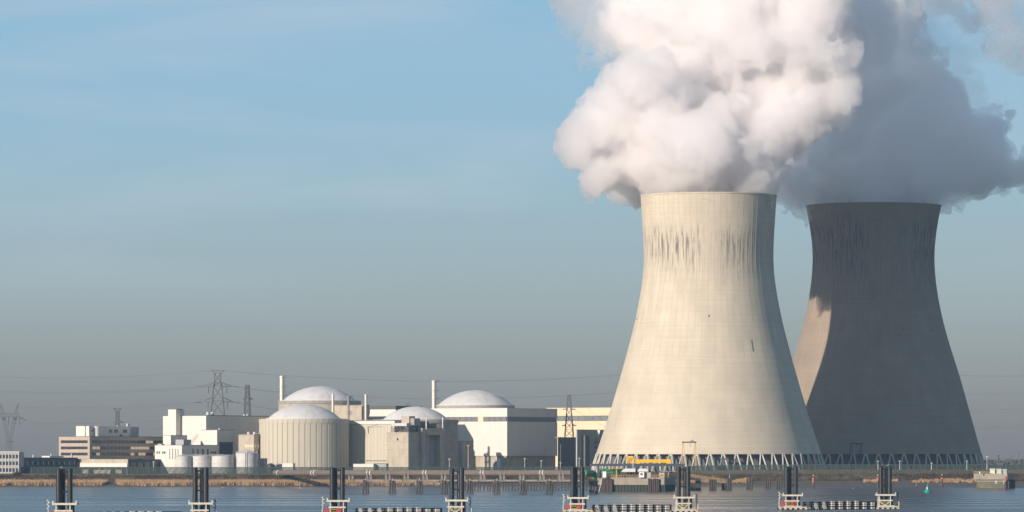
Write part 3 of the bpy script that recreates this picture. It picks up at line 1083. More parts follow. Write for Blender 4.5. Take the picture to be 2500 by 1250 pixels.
b.box("roof_house", grey_conc, -4.5, -1.6, 9.01, 15.5, b.z(1059), b.z(1021))
b.box("roof_house", dark_conc, -10, -2, 16, 26, b.z(1052), b.z(1028))
b.box("roof_house", dark_conc, -9, -3, 27, 36, b.z(1052), b.z(1033))
fr = MB()
for i in range(6):
    x_ = b.lx(954) + i * (b.lx(992) - b.lx(954)) / 5
    for y_ in (.8, 5.2):
        fr.bar((x_, y_, b.z(1058)), (x_, y_, b.z(1040)), .3)
    if i < 5:
        x2 = b.lx(954) + (i + 1) * (b.lx(992) - b.lx(954)) / 5
        fr.bar((x_, .8, b.z(1058)), (x2, .8, b.z(1041)), .18)
        fr.bar((x2, .8, b.z(1058)), (x_, .8, b.z(1041)), .18)
fr.build("roof_frame", steel_dark, b.root)["kind"] = "stuff"
b.box("cooler_bank", silver, b.lx(954), b.lx(992), .5, 5.6, b.z(1040), b.z(1033))
fr = MB()
for i in range(12):
    y_ = 2 + i * 2.6
    fr.bar((-1.2, y_, b.z(1059)), (-1.2, y_ + (1.4 if i % 2 else -1), b.z(1036 + (i * 7) % 9)), .28)
    fr.bar((-1.2, y_, b.z(1044)), (-1.2, y_ + 2.6, b.z(1040 + (i * 5) % 7)), .22)
fr.bar((-1.2, 2, b.z(1041)), (-1.2, 30, b.z(1041)), .45).bar((-1.2, 2, b.z(1050)), (-1.2, 30, b.z(1050)), .3)
fr.build("pipe_rack", steel_dark, b.root)

# white cubic reactor hall
b = Bldg("reactor_hall", "white cubic reactor hall with one dark window band all round", "building", 1050, 1238, 1362.5, 3066)
b.box("upper_wall", white_clad, b.W, 0, 0, b.L, b.z(1017.3), b.z(997))
b.box("lower_wall", white_clad, b.W, 0, 0, b.L, b.z(1113), b.z(1029))
b.box("band_core", dark_conc, b.W + .3, -.3, .3, b.L - .3, b.z(1029.5), b.z(1016.8))
b.box("plinth", tan_conc, b.W + 1, -.8, .8, b.L - 1, -1, b.z(1113) + .05)
b.coping(pier_mat, 997, .25, .08)
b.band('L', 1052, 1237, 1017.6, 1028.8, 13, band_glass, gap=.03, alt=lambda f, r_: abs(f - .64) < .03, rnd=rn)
b.band('R', 1239, 1361, 1017.6, 1028.8, 14, band_glass, gap=.03)
for p in (1216, 1226, 1205):
    b.box("service_door", pipe_paint if p == 1216 else grey_wall, b.lx(p - 4), b.lx(p + 4), .5, .82, -1, b.z(1121))

b = Bldg("stair_block", "tan concrete stair block at the foot of the white reactor hall", "building", 1118, 1129, 1172, 3040)
b.L = 13
b.body(tan_conc, 1077.5)
b.coping(grey_conc, 1077.5, .3, .1)

# cream hall behind
b = Bldg("turbine_hall", "cream hall with a dark window band, beside the sunlit cooling tower", "building", 1335, 1505, 1520, 3275)
b.L = 10
b.box("upper_wall", cream_clad, b.W, 0, 0, b.L, b.z(1014.5), b.z(996))
b.box("lower_wall", cream_clad, b.W, 0, 0, b.L, -1, b.z(1027.5))
b.box("band_core", dark_conc, b.W + .3, -.3, .3, b.L - .3, b.z(1028), b.z(1014))
b.band('L', 1345, 1500, 1015, 1027, 9, band_glass, gap=.02)
b.coping(cream_clad, 996, .3, .1)

b = Bldg("service_block", "dark shaded service block left of the sunlit tower's foot", "building", 1406, 1409, 1500, 3060)
b.L = 40
b.body(grey_wall, 1049.5)
b.coping(roof_dark, 1049.5, .25, .1)
b.box("duct", dark_conc, .05, 2.4, b.ry(1421), b.ry(1432), -1, b.z(1063))
for t_ in (1076.5, 1089.5):
    for p in (1452, 1462, 1472):
        b.win('R', p, p + 8, t_, t_ + 5.5, glass_dark)
b.box("side_wing", grey_wall, .0, 1.0, b.ry(1436), b.ry(1500), -1, b.z(1095))
MB().add([(0, 0, 0), (2.2, 0, 0), (1.6, 0, -1.8), (.9, 0, -5.2), (0, 0, -2.6), (0, -.5, 0), (2.2, -.5, 0), (1.6, -.5, -1.8), (.9, -.5, -5.2), (0, -.5, -2.6)],
         [(0, 1, 2, 3, 4), (9, 8, 7, 6, 5), (0, 5, 6, 1), (1, 6, 7, 2), (2, 7, 8, 3), (3, 8, 9, 4), (4, 9, 5, 0)]).build("torn_sheet", pier_mat, b.root, loc=(.8, b.ry(1458), b.z(1049.8)))

b = Bldg("service_block", "low dark block with faint windows between the white and cream halls", "building", 1361.6, 1362.4, 1414, 3080)
b.L = 26
b.body(dark_conc, 1068.5)
b.box("front_wing", dark_conc, .0, .8, 2, b.L, -1, b.z(1083.5))
for t_ in (1088, 1103):
    for p in (1368, 1378, 1388, 1398):
        b.box("window", glass_teal, .75, .85, b.ry(p), b.ry(p + 7), b.z(t_ + 4), b.z(t_))
for i in range(9):
    b.box("roof_unit", grey_conc, -3, -1, 1 + i * 2.6, 2.8 + i * 2.6, b.z(1068.5) + .01, b.z(1067))

# ------------------------------------------------------------------ stacks
def stack(label, px, w_px, top, D, m, rings=(), base=None, group="slender steel stacks", lattice=False):
    root = empty("exhaust_stack", (PX(px, D), D, PLANT_Z))
    tag(root, label, "stack", group)
    r = M_(w_px, D) / 2
    h = PZ(top, D) - PLANT_Z
    MB().lathe([(0, -1), (r, -1), (r, h), (r * .86, h), (r * .86, h - 1), (0, h - 1)], 20).build("shaft", m, root, smooth=True)
    for y in rings:
        z = PZ(y, D) - PLANT_Z
        MB().lathe([(r, z), (r + .5, z), (r + .5, z + .35), (r, z + .35)], 20).build("ring", m, root)
        MB().box(r + .1, r + 1.7, -.5, .5, z - .1, z + .12).box(r + 1.55, r + 1.7, -.5, .5, z, z + 1.1).build("landing", steel_dark, root)
    lad = MB()
    lad.bar((r + .35, -.3, 0), (r + .35, -.3, h - .5), .09).bar((r + .35, .3, 0), (r + .35, .3, h - .5), .09)
    for k in range(int(h / 1.2)):
        lad.bar((r + .35, -.3, k * 1.2), (r + .35, .3, k * 1.2), .06)
    lad.build("ladder", steel_dark, root)
    return root

stack("tall steel stack left of the rear dome", 688, 10.5, 917.5, 3085, stack_mat, (921, 944.5, 966))
stack("thin steel stack in front of the rear dome", 812.5, 6, 961, 2990, stack_mat)
stack("dark ringed vent stack right of the rear dome", 850.5, 5.5, 966, 2988, grey_conc, (968, 972, 988, 1006, 1011))
stack("thin steel stack before the dark-roofed white hall", 893, 6, 962.5, 2995, stack_mat)
stack("tall steel stack left of the largest dome", 1059.5, 10.5, 929, 3150, stack_mat, (932, 953, 974))

# ------------------------------------------------------------------ pylons and power lines
pylon_mat = mat("pylon_steel", (.12, .125, .125), .7, .12, .6)
insul_mat = mat("insulator_glass", (.07, .08, .08), .4, .1, 1.0)

def lattice(mb, p_list, bar=.28, brace=.18):
    """p_list: (z, half width) from the ground up; returns the four legs' corner points per level"""
    for (z0, w0), (z1, w1) in zip(p_list, p_list[1:]):
        n = max(1, int(round((z1 - z0) / (2.2 * max(w0, w1, .8)))))
        for k in range(n):
            za, zb = z0 + (z1 - z0) * k / n, z0 + (z1 - z0) * (k + 1) / n
            wa, wb = w0 + (w1 - w0) * k / n, w0 + (w1 - w0) * (k + 1) / n
            ca = [(-wa, -wa), (wa, -wa), (wa, wa), (-wa, wa)]
            cb = [(-wb, -wb), (wb, -wb), (wb, wb), (-wb, wb)]
            for i in range(4):
                j = (i + 1) % 4
                mb.bar((*ca[i], za), (*cb[j], zb), brace).bar((*ca[j], za), (*cb[i], zb), brace)
                mb.bar((*cb[i], zb), (*cb[j], zb), brace)

def pylon(label, px, D, levels, arms, hat=None, rz=0.0, k=1.0, ins=True):
    """levels: (row, half width px); arms: (row, half span px, arm height px)"""
    gz = PLANT_Z
    root = empty("pylon", (PX(px, D), D, gz), rz)
    tag(root, label, "pylon", "lattice pylons")
    lv = [(PZ(y, D) - gz, M_(w, D)) for y, w in levels]
    lv[0] = (-.5, lv[0][1])
    for sx, sy in ((-1, -1), (1, -1), (1, 1), (-1, 1)):
        m = MB()
        for (z0, w0), (z1, w1) in zip(lv, lv[1:]):
            m.bar((sx * w0, sy * w0, z0), (sx * w1, sy * w1, z1), .5 * k)
        m.build("leg", pylon_mat, root)
    m = MB()
    lattice(m, lv, .3 * k, .27 * k)
    m.build("bracing", pylon_mat, root)
    zs = [z for z, _ in lv]; ws = [w for _, w in lv]
    for y, half, ah in arms:
        z = PZ(y, D) - gz
        w = float(np.interp(z, zs, ws))
        hx = M_(half, D)
        zt = z + M_(ah, D)
        for s_ in (-1, 1):
            m = MB()
            for yy in (-w, w):
                m.bar((s_ * w, yy, z), (s_ * hx, 0, z), .4 * k).bar((s_ * w, yy, zt), (s_ * hx, 0, z), .36 * k)
                for q in (.3, .6):
                    xx = s_ * (w + (hx - w) * q)
                    m.bar((xx, yy * (1 - q), z), (xx, yy * (1 - q), zt + (z - zt) * q), .16 * k)
            m.build("crossarm", pylon_mat, root)
            if ins:
                MB().bar((s_ * hx * .62, 0, z), (s_ * hx * .62, 0, z - M_(17, D)), .22 * k, seg=6).build("insulator", insul_mat, root)
                MB().bar((s_ * hx, 0, z), (s_ * (hx + M_(16, D)), -1.5, z - M_(1.5, D)), .2 * k, seg=6).build("insulator", insul_mat, root)
    if hat:
        y0, y1, hw0, hw1 = hat
        z0, z1 = PZ(y1, D) - gz, PZ(y0, D) - gz
        w0, w1 = M_(hw0, D), M_(hw1, D)
        m = MB()
        for yy in (-.8, .8):
            m.bar((-w0, yy, z0), (-w1, yy, z1), .3 * k).bar((w0, yy, z0), (w1, yy, z1), .3 * k).bar((-w1, yy, z1), (w1, yy, z1), .34 * k)
            for q in range(4):
                x0 = -w0 + 2 * w0 * q / 3
                m.bar((x0, yy, z0), (-w1 + 2 * w1 * (q + .5) / 4, yy, z1), .18 * k)
        m.build("earth_wire_peak", pylon_mat, root)
    return root

pylon("tall lattice pylon with two broad arms behind the white hall", 531.5, 3320, [(1150, 22), (1015, 17), (978, 13), (942, 10), (933, 7), (911, 7.5)], [(943, 36, 9), (981.5, 38, 12)], (904.5, 911, 7.5, 17))
pylon("narrow lattice pylon right of the tall one, behind the white hall", 604, 3420, [(1150, 9), (1013, 7), (975, 5.5), (940, 4.2)], [(974.5, 14, 3)], None, .3, .9, False)
pylon("distant small pylon top behind the beige office", 287, 3560, [(1150, 8), (1040, 4.5), (1004, 4)], [(1031.5, 16, 4)], (997, 1004, 4, 10), .2, .9, False)
pylon("lattice pylon with rounded top before the cream hall", 1389.5, 3125, [(1150, 15), (1068, 10.5), (1030, 8), (1000, 5.5), (970, 4), (964, 2.5)], [(1000, 17, 3), (1039.5, 18, 3)], None, .1, .7, False)
pylon("tip of a far pylon peeping over the grey dome", 997, 3700, [(1150, 7), (1030, 5), (990, 4)], [], (984.5, 990, 4, 4.6), 0, .9, False)

def portal_pylon(label, px, D):
    root = empty("pylon", (PX(px, D), D, PLANT_Z), .12)
    tag(root, label, "pylon", "lattice pylons")
    def q(x, y): return (M_(x, D), PZ(y, D) - PLANT_Z)
    def leg(name, pts, n, w0, w1):
        m = MB()
        P = [q(*p) for p in pts]
        (x0, z0), (x1, z1) = P
        prev = None
        for i in range(n + 1):
            t_ = i / n
            x, z, w = x0 + (x1 - x0) * t_, z0 + (z1 - z0) * t_, w0 + (w1 - w0) * t_
            cs = [(x - w, -w, z), (x + w, -w, z), (x + w, w, z), (x - w, w, z)]
            if prev:
                for k in range(4):
                    m.bar(prev[k], cs[k], .28).bar(prev[k], cs[(k + 1) % 4], .18).bar(cs[k], cs[(k + 1) % 4], .16)
            prev = cs
        m.build(name, pylon_mat, root)
    leg("leg", ((-13, 1160), (-2, 1072)), 5, 1.3, 1.0)
    leg("leg", ((13, 1160), (2, 1072)), 5, 1.3, 1.0)
    leg("fork", ((-3, 1072), (-14, 1018)), 7, .9, 1.1)
    leg("fork", ((3, 1072), (14, 1018)), 7, .9, 1.1)
    leg("horn", ((-15, 1009), (-22, 985)), 4, 1.0, .35)
    leg("horn", ((15, 1009), (22, 986)), 4, 1.0, .35)
    m = MB()
    for yy in (-1.2, 1.2):
        for x in range(-24, 24, 6):
            a, b_ = q(x, 1009), q(x + 6, 1009)
            c, d = q(x, 1017.5), q(x + 6, 1017.5)
            m.bar((a[0], yy, a[1]), (b_[0], yy, b_[1]), .3).bar((c[0], yy, c[1]), (d[0], yy, d[1]), .3)
            m.bar((c[0], yy, c[1]), ((a[0] + b_[0]) / 2, yy, a[1]), .2).bar(((a[0] + b_[0]) / 2, yy, a[1]), (d[0], yy, d[1]), .2)
    m.build("bridge", pylon_mat, root)
    m = MB()
    a, b_ = q(-11, 1078), q(11, 1078)
    m.bar((a[0], 0, a[1]), (b_[0], 0, b_[1]), .35)
    m.build("waist_beam", pylon_mat, root)
    for x0, x1 in ((-19, -9), (-9, -19), (9, 19), (19, 9)):
        a, b_ = q(x0, 1019), q(x1, 1026)
        MB().bar((a[0], 0, a[1]), (b_[0], 0, b_[1]), .3, seg=6).build("insulator", insul_mat, root)
    for x in (-2, 25):
        a, b_ = q(x, 1018), q(x, 1038)
        MB().bar((a[0], 0, a[1]), (b_[0], 0, b_[1]), .2, seg=6).build("insulator", insul_mat, root)
    a, b_ = q(24, 1018), q(41, 1027)
    MB().bar((a[0], 0, a[1]), (b_[0], -2, b_[1]), .28, seg=6).build("insulator", insul_mat, root)
portal_pylon("forked portal pylon with two horns at the left edge", 23, 3450)

wire_mat = mat("power_line_wire", (.10, .10, .105), .6, .05, .1)
def wire(label, pts, D0, D1, r=.11, sag=0.0, seg=18):
    (x0, y0), (x1, y1) = pts
    a, b_ = PT(x0, y0, D0), PT(x1, y1, D1)
    P = []
    for i in range(seg + 1):
        t_ = i / seg
        p = a.lerp(b_, t_)
        p.z -= sag * 4 * t_ * (1 - t_)
        P.append(p)
    o = MB().tube(P, r * .68, 5).build("power_line", wire_mat)
    tag(o, label, "power line", "overhead power lines")

wire("highest wire, from the left edge to the tall pylon's peak", ((-40, 918), (516, 905)), 3900, 3320, sag=3.0)
wire("highest wire leaving the tall pylon's peak to the right", ((547, 905), (1560, 910)), 3320, 3800, .08, sag=7.0)
wire("upper of the two wires joining the tall pylon's upper arm from the left", ((-40, 953), (494, 943)), 3900, 3320, sag=2.6)
wire("lower of the two wires joining the tall pylon's upper arm from the left", ((-40, 957), (500, 946)), 3900, 3324, .09, sag=2.6)
wire("upper of the two wires joining the tall pylon's lower arm from the left", ((-40, 991), (492, 981)), 3900, 3320, sag=2.6)
wire("lower of the two wires joining the tall pylon's lower arm from the left", ((-40, 997), (498, 985)), 3900, 3324, .09, sag=2.6)
wire("wire running from the tall pylon's upper arm to the rear dome", ((572, 944), (760, 962)), 3320, 3500, sag=.8)
wire("wire running from the tall pylon's lower arm past the narrow pylon", ((574, 982), (760, 1010)), 3320, 3500, sag=1.0)
wire("wire behind the rear dome towards the tall right stack", ((860, 966), (1075, 973)), 3300, 3300, .12, sag=.8)
wire("wire from the largest dome to the sunlit cooling tower", ((1225, 971), (1520, 958)), 3250, 3250, .12, sag=.6)
wire("faint wire high between the domes and the sunlit tower", ((1060, 930), (1530, 915)), 3500, 3500, .08, sag=2.0)
wire("wire falling from the forked pylon to the dark office roof", ((64, 1027), (330, 1088)), 3450, 3300, .10, sag=1.2)
wire("wire falling from the forked pylon to the beige office", ((50, 1020), (260, 1066)), 3450, 3300, .10, sag=1.0)
wire("long low wire behind the beige office", ((-30, 1032), (420, 1026)), 3600, 3500, .11, sag=1.5)
wire("wire rising from the beige office towards the white hall", ((355, 1052), (400, 1043)), 3300, 3250, .11, sag=.3)
wire("wire from the cream hall pylon's upper arm to the tower", ((1407, 1002), (1500, 1052)), 3100, 3000, .10, sag=.6)
wire("wire from the cream hall pylon's lower arm to the tower", ((1396, 968), (1500, 1044)), 3100, 3000, .08, sag=.6)
wire("uppermost wire in the sky right of the dark tower", ((2330, 916), (2540, 917)), 3700, 3700, .12, sag=.5)
for k_, (ya, yb) in enumerate(((961, 957), (966, 962), (1001, 997), (1008, 1003), (1042, 1037), (1048, 1042))):
    nm = ("second", "third", "fourth", "fifth", "sixth", "lowest")[k_]
    wire(nm + " wire from the top, right of the dark tower", ((2340, ya), (2540, yb)), 3700, 3650, .12 if k_ % 2 == 0 else .09, sag=.5)

# ------------------------------------------------------------------ security fences, lamps
fence_post = mat("fence_post", (.09, .11, .105), .7, .1, .6)
def mesh_panel_mat():
    m = bpy.data.materials.new("green_fence_mesh")
    m.use_nodes = True
    t = m.node_tree
    b_ = t.nodes["Principled BSDF"]
    b_.inputs["Base Color"].default_value = (.03, .055, .05, 1)
    b_.inputs["Roughness"].default_value = .8
    tr = t.nodes.new("ShaderNodeBsdfTransparent")
    mx = t.nodes.new("ShaderNodeMixShader")
    tcn = t.nodes.new("ShaderNodeTexCoord")
    n = t.nodes.new("ShaderNodeTexNoise")
    n.inputs["Scale"].default_value = .35
    n.inputs["Detail"].default_value = 3
    t.links.new(tcn.outputs["Object"], n.inputs["Vector"])
    mr = t.nodes.new("ShaderNodeMapRange")
    mr.inputs["From Min"].default_value = .3
    mr.inputs["From Max"].default_value = .7
    mr.inputs["To Min"].default_value = .35
    mr.inputs["To Max"].default_value = .65
    t.links.new(n.outputs[0], mr.inputs["Value"])
    t.links.new(mr.outputs[0], mx.inputs[0])
    t.links.new(tr.outputs[0], mx.inputs[1])
    t.links.new(b_.outputs[0], mx.inputs[2])
    t.links.new(mx.outputs[0], t.nodes["Material Output"].inputs["Surface"])
    return m
fence_mesh = mesh_panel_mat()
def fence(label, px0, px1, D, pitch, hpx, dense=False):
    n = int((px1 - px0) / pitch)
    x0, x1 = PX(px0, D), PX(px1, D)
    root = empty("security_fence", (x0, D, 0))
    tag(root, label, "fence", "green security fences")
    h = M_(hpx, D)
    dx = (x1 - x0) / n
    pm = MB().box(-.09, .09, -.09, .09, -.8, h + .1).box(-.06, .06, -.7, 0, h, h + .14).mesh("post", fence_post)
    wm = MB().box(.1, dx - .1, -.03, .03, .1, h).mesh("mesh_panel", fence_mesh)
    rm = MB().box(.1, dx - .1, -.07, .07, h - .1, h + .05).mesh("top_rail", fence_post)
    for i in range(n):
        px = px0 + (px1 - px0) * i / n
        z = ground_h(x0 + dx * i, D)
        link("post", pm, root, (dx * i, 0, z))
        link("mesh_panel", wm, root, (dx * i, 0, z))
        link("top_rail", rm, root, (dx * i, 0, z))
fence("long green mesh fence on the dike before the buildings", -30, 1445, 2894, 15.2, 16.5)
fence("green mesh fence on the dike in front of the cooling towers", 1650, 2540, 2894, 14.0, 13.0)

def lamp_post(px, top, D, label):
    z0 = ground_h(PX(px, D), D)
    root = empty("lamp_post", (PX(px, D), D, z0))
    tag(root, label, "lamp post", "lamp posts along the dike")
    h = PZ(top, D) - z0
    MB().bar((0, 0, -.3), (0, 0, h), .16, seg=8, r2=.1).build("pole", pipe_paint, root)
    MB().box(-.7, .7, -.2, .2, h - .05, h + .2).build("lamp_head", pipe_paint, root)
LP = [(425, 1112, "white lamp post standing before the leftmost silver tank"), (753, 1128, "short white lamp post before the ribbed drum"), (1097, 1121, "white lamp post at the concrete block's right edge"),
      (1143, 1088, "white lamp post before the stair block, the shorter of two"), (1181, 1070, "tallest white mast before the white reactor hall"),
      (1281, 1120, "white lamp post below the white hall's shaded side"), (1321, 1125, "white lamp post left of the low dark block"), (1368, 1130, "white lamp post under the cream hall's pylon"), (1414, 1119, "white lamp post before the dark service block"),
      (2143.5, 1126, "leftmost white post before the dark cooling tower"), (2196.5, 1126, "second white post before the dark cooling tower"),
      (2274, 1131, "shortest post before the dark cooling tower"), (2360.5, 1126, "white post at the dark cooling tower's right foot"), (2409.5, 1115, "white double-headed lamp right of the dark tower"),
      (261, 1130, "white lamp post in front of the entrance hall"), (375, 1128, "white lamp post before the blue gate")]
for p_, t_, l_ in LP:
    lamp_post(p_, t_, 2886 if p_ > 2100 else 2900, l_)

# ------------------------------------------------------------------ shore pipeline on trestles
pipe_conc = mat("pipe_concrete", (.155, .122, .097), .85, .12, .3, stretch=(.3, 1, 1), dirt=(.10, .085, .075), dirt_amt=.45, dirt_scale=(.15, .6, .6))
trestle_mat = mat("trestle_concrete", (.21, .185, .16), .9, .15, .4, dirt=(.10, .09, .08), dirt_amt=.5, dirt_scale=(.5, .5, .2))
pile_wood = mat("weathered_pile", (.075, .063, .054), .9, .25, .5, stretch=(1, 1, .3), dirt=(.035, .035, .033), dirt_amt=.8, dirt_scale=(.8, .8, .25))

def pipe_D(px):
    if px >= 890:
        return 2640 - 40 * (px - 890) / 515
    t_ = (890 - px) / 225.0
    return 2640 + 232 * t_ ** 1.4
def pipe_pt(px):
    D = pipe_D(px)
    return PT(px, 1154.8 - .6 * max(0, (890 - px) / 210), D)
root = empty("pipeline", (PX(1150, 2620), 2620, 0))
tag(root, "long brown water pipeline on concrete trestles over the mudflat", "pipeline")
Pinv = Vector((PX(1150, 2620), 2620, 0))
joints = [672, 715, 768, 812, 857, 901, 947, 992, 1038, 1083, 1130, 1178, 1226, 1274, 1323, 1370, 1425]
PR = 1.62
for j0, j1 in zip(joints, joints[1:]):
    pts = [pipe_pt(j0 + (j1 - j0) * k / 8) - Pinv for k in range(9)]
    MB().tube(pts, PR, 18).build("pipe_section", pipe_conc, root, smooth=True)
def ring_at(px, wd, r, m, name):
    p, q = pipe_pt(px - wd) - Pinv, pipe_pt(px + wd) - Pinv
    MB().bar(p, q, r, seg=20).build(name, m, root, smooth=True)
for j in joints[1:-1]:
    if j in (768, 901, 1038, 1178, 1323):
        for o_ in (-3.4, 3.4):
            ring_at(j + o_, .7, PR + .07, pipe_paint, "white_flange")
    else:
        ring_at(j, .9, PR + .12, pipe_conc, "collar")
ring_at(681, .7, PR + .06, pipe_paint, "white_flange")
for j in joints[4:-1]:
    for s_ in (-4.2, 4.2):
        p = pipe_pt(j + s_) - Pinv
        m = MB()
        m.box(p.x - .45, p.x + .45, p.y - 1.9, p.y - 1.45, p.z - 2.6, p.z - .3)
        m.box(p.x - .45, p.x + .45, p.y + 1.45, p.y + 1.9, p.z - 2.6, p.z - .3)
        m.box(p.x - .6, p.x + .6, p.y - 2.2, p.y + 2.2, p.z - 3.6, p.z - 1.55)
        m.build("saddle", trestle_mat, root)
    p = pipe_pt(j) - Pinv
    MB().box(p.x - 1.9, p.x + 1.9, p.y - 2.6, p.y + 2.6, p.z - 4.6, p.z - 3.61).build("crosshead", trestle_mat, root)
for j0, j1 in zip(joints[4:], joints[5:]):
    p, q = pipe_pt(j0) - Pinv, pipe_pt(j1) - Pinv
    MB().bar(p + Vector((1.95, -2.0, -4.05)), q + Vector((-1.95, -2.0, -4.05)), 1.1, .9).build("walkway_beam", trestle_mat, root)
for c_ in (893, 958, 1024, 1085, 1147, 1213, 1277, 1341, 1402):
    p = pipe_pt(c_) - Pinv
    for k, (ox, oy) in enumerate(((-1.05, -2.6), (.05, -3.1), (1.1, -2.6))):
        m = MB()
        m.bar((p.x + ox * 1.5, p.y + oy - .4, -2.5), (p.x + ox, p.y + oy, p.z - 3.9 - .2 * k), .52, seg=8)
        m.build("pile", pile_wood, root)
    MB().box(p.x - 1.9, p.x + 1.9, p.y - 2.9, p.y + 2.4, p.z - 5.4, p.z - 4.62).build("pile_cap", trestle_mat, root)
    MB().bar((p.x + .1, p.y - 2.9, p.z - 4.6), (p.x + .1, p.y - 2.9, p.z - 3.0), .12, seg=6).build("marker_post", pipe_paint, root)

# old timber jetty behind the pipeline
DJ = 2720
root = empty("timber_jetty", (PX(1290, DJ), DJ, 0))
tag(root, "row of thin dark timber piles behind the pipeline's right half", "jetty")
zt = PZ(1177, DJ)
for i in range(42):
    px = 1128 + i * 7.6 + rn.uniform(-1.2, 1.2)
    x = PX(px, DJ) - root.location.x
    MB().bar((x + rn.uniform(-.2, .2), rn.uniform(-.8, .8), ground_h(PX(px, DJ), DJ) - 2.5), (x, 0, zt), .45, seg=6, r2=.42).build("pile", pile_wood, root)
MB().box(PX(1120, DJ) - root.location.x, PX(1448, DJ) - root.location.x, -1.0, 1.0, zt, zt + .7).build("deck_beam", pile_wood, root)

# ------------------------------------------------------------------ intake platform with crane
DP = 2665
PA = R(14)
ZD = PZ(1165.5, DP)
b = Bldg("intake_platform", "concrete intake platform on mossy sheet piling, under the crane runway", "platform", 1455, 1622, 1652, DP, PA, 0)
moss = mat("mossy_sheet_pile", (.045, .052, .035), .85, .25, .3, stretch=(1, 1, .3), dirt=(.02, .022, .022), dirt_amt=.7, dirt_scale=(.6, .6, .2))
plat_conc = mat("stained_concrete", (.285, .25, .195), .9, .14, .35, dirt=(.13, .12, .10), dirt_amt=.6, dirt_scale=(.35, .35, .2))
b.L = 30
zc = b.z(1184)
for i, (q0, q1) in enumerate(((1455, 1512), (1512, 1566), (1566, 1597), (1597, 1622))):
    b.box("concrete_wall", plat_conc, b.lx(q0) + .03, b.lx(q1) - .03, .0, 1.6, zc, ZD)
b.box("concrete_side", plat_conc, -1.5, -.01, 1.62, b.L, zc, ZD)
b.box("deck", plat_conc, b.W + .2, -1.55, 1.65, b.L, ZD - .6, ZD - .05)
# corrugated sheet piling, one continuous skin
m = MB()
pts = []
x = b.W
k = 0
while x < -.3:
    for dx_, yy in ((0, .25), (.35, .65), (.9, .65), (1.25, .25)):
        pts.append((x + dx_, yy + .25))
    x += 1.8
pts.append((-.25, .5))
y = .9
while y < b.L:
    for dy_, xx in ((0, -.25), (.35, -.65), (.9, -.65), (1.25, -.25)):
        pts.append((xx - .2, y + dy_))
    y += 1.8
vs = [(px_, py_, -2.5) for px_, py_ in pts] + [(px_, py_, zc) for px_, py_ in pts]
n_ = len(pts)
m.add(vs, [(i, i + 1, n_ + i + 1, n_ + i) for i in range(n_ - 1)])
m.build("sheet_piling", moss, b.root)
b.box("core", moss, b.W + .3, -1.2, 1.2, b.L - .5, -2.5, zc - .05)
for c0, c1 in ((1472, 1497), (1583, 1611)):
    for i in range(6):
        p = c0 + (c1 - c0) * (i + .5) / 6
        MB().bar((b.lx(p), -.75 - (i % 2) * .3, -2.5), (b.lx(p), -.75 - (i % 2) * .3, b.z(1168 + (i % 3) * .8)), .52, seg=8).build("fender_pile", rust, b.root)
MB().bar((b.lx(1464), -2.4, -.5), (b.lx(1470), -.4, b.z(1171)), .3).build("ladder", silver, b.root)
m = MB()
for i in range(36):
    x_ = b.W + (0 - b.W) * i / 35
    m.bar((x_, .3, ZD - .05), (x_, .3, ZD + 1.35), .12)
m.bar((b.W, .3, ZD + 1.3), (0, .3, ZD + 1.3), .13).bar((b.W, .3, ZD + .75), (0, .3, ZD + .75), .1)
m.build("handrail", ochre_steel, b.root)
m = MB()
for i in range(14):
    y_ = b.L * i / 13
    m.bar((-.3, y_ + .4, ZD - .05), (-.3, y_ + .4, ZD + 1.35), .12)
m.bar((-.3, .4, ZD + 1.3), (-.3, b.L, ZD + 1.3), .13)
m.build("handrail", ochre_steel, b.root)
PLAT = b

# crane runway
def deckpt(px, dy=0.0):
    """a point on the platform deck, dy metres behind its front edge"""
    x = PX(px, DP + dy + 4)
    return x
DR = DP + 12
blue_steel = mat("blue_grey_steel", (.055, .07, .085), .6, .12, .5)
r = empty("crane_runway", (PX(1555, DR), DR, ZD - .05))
tag(r, "long dark steel crane runway on columns above the intake platform", "gantry")
X0 = r.location.x
zb = PZ(1138, DR) - r.location.z
zt = PZ(1132, DR) - r.location.z
for yy in (-4, 6):
    MB().box(PX(1440, DR) - X0, PX(1672, DR) - X0, yy - .35, yy + .35, zb, zt).build("runway_beam", blue_steel, r)
for px in (1461, 1533, 1554, 1586, 1606, 1640):
    for yy in (-4, 6):
        if px == 1640 and yy == -4: continue
        x = PX(px, DR) - X0
        w_ = .55 if px != 1541 else 1.0
        MB().box(x - w_, x + w_, yy - .5, yy + .5, 0, zb - .01).build("column", blue_steel, r)
MB().box(PX(1537, DR) - X0, PX(1548, DR) - X0, -4.9, -4.4, 0, zb - .01).build("column", blue_steel, r)
m = MB()
x = PX(1545, DR) - X0
m.bar((x - .4, -5.4, 1), (x - .4, -5.4, zt + 2), .12).bar((x + .4, -5.4, 1), (x + .4, -5.4, zt + 2), .12)
for k in range(12):
    m.bar((x - .4, -5.4, 1.2 + k * .75), (x + .4, -5.4, 1.2 + k * .75), .09)
m.build("ladder", pipe_paint, r)

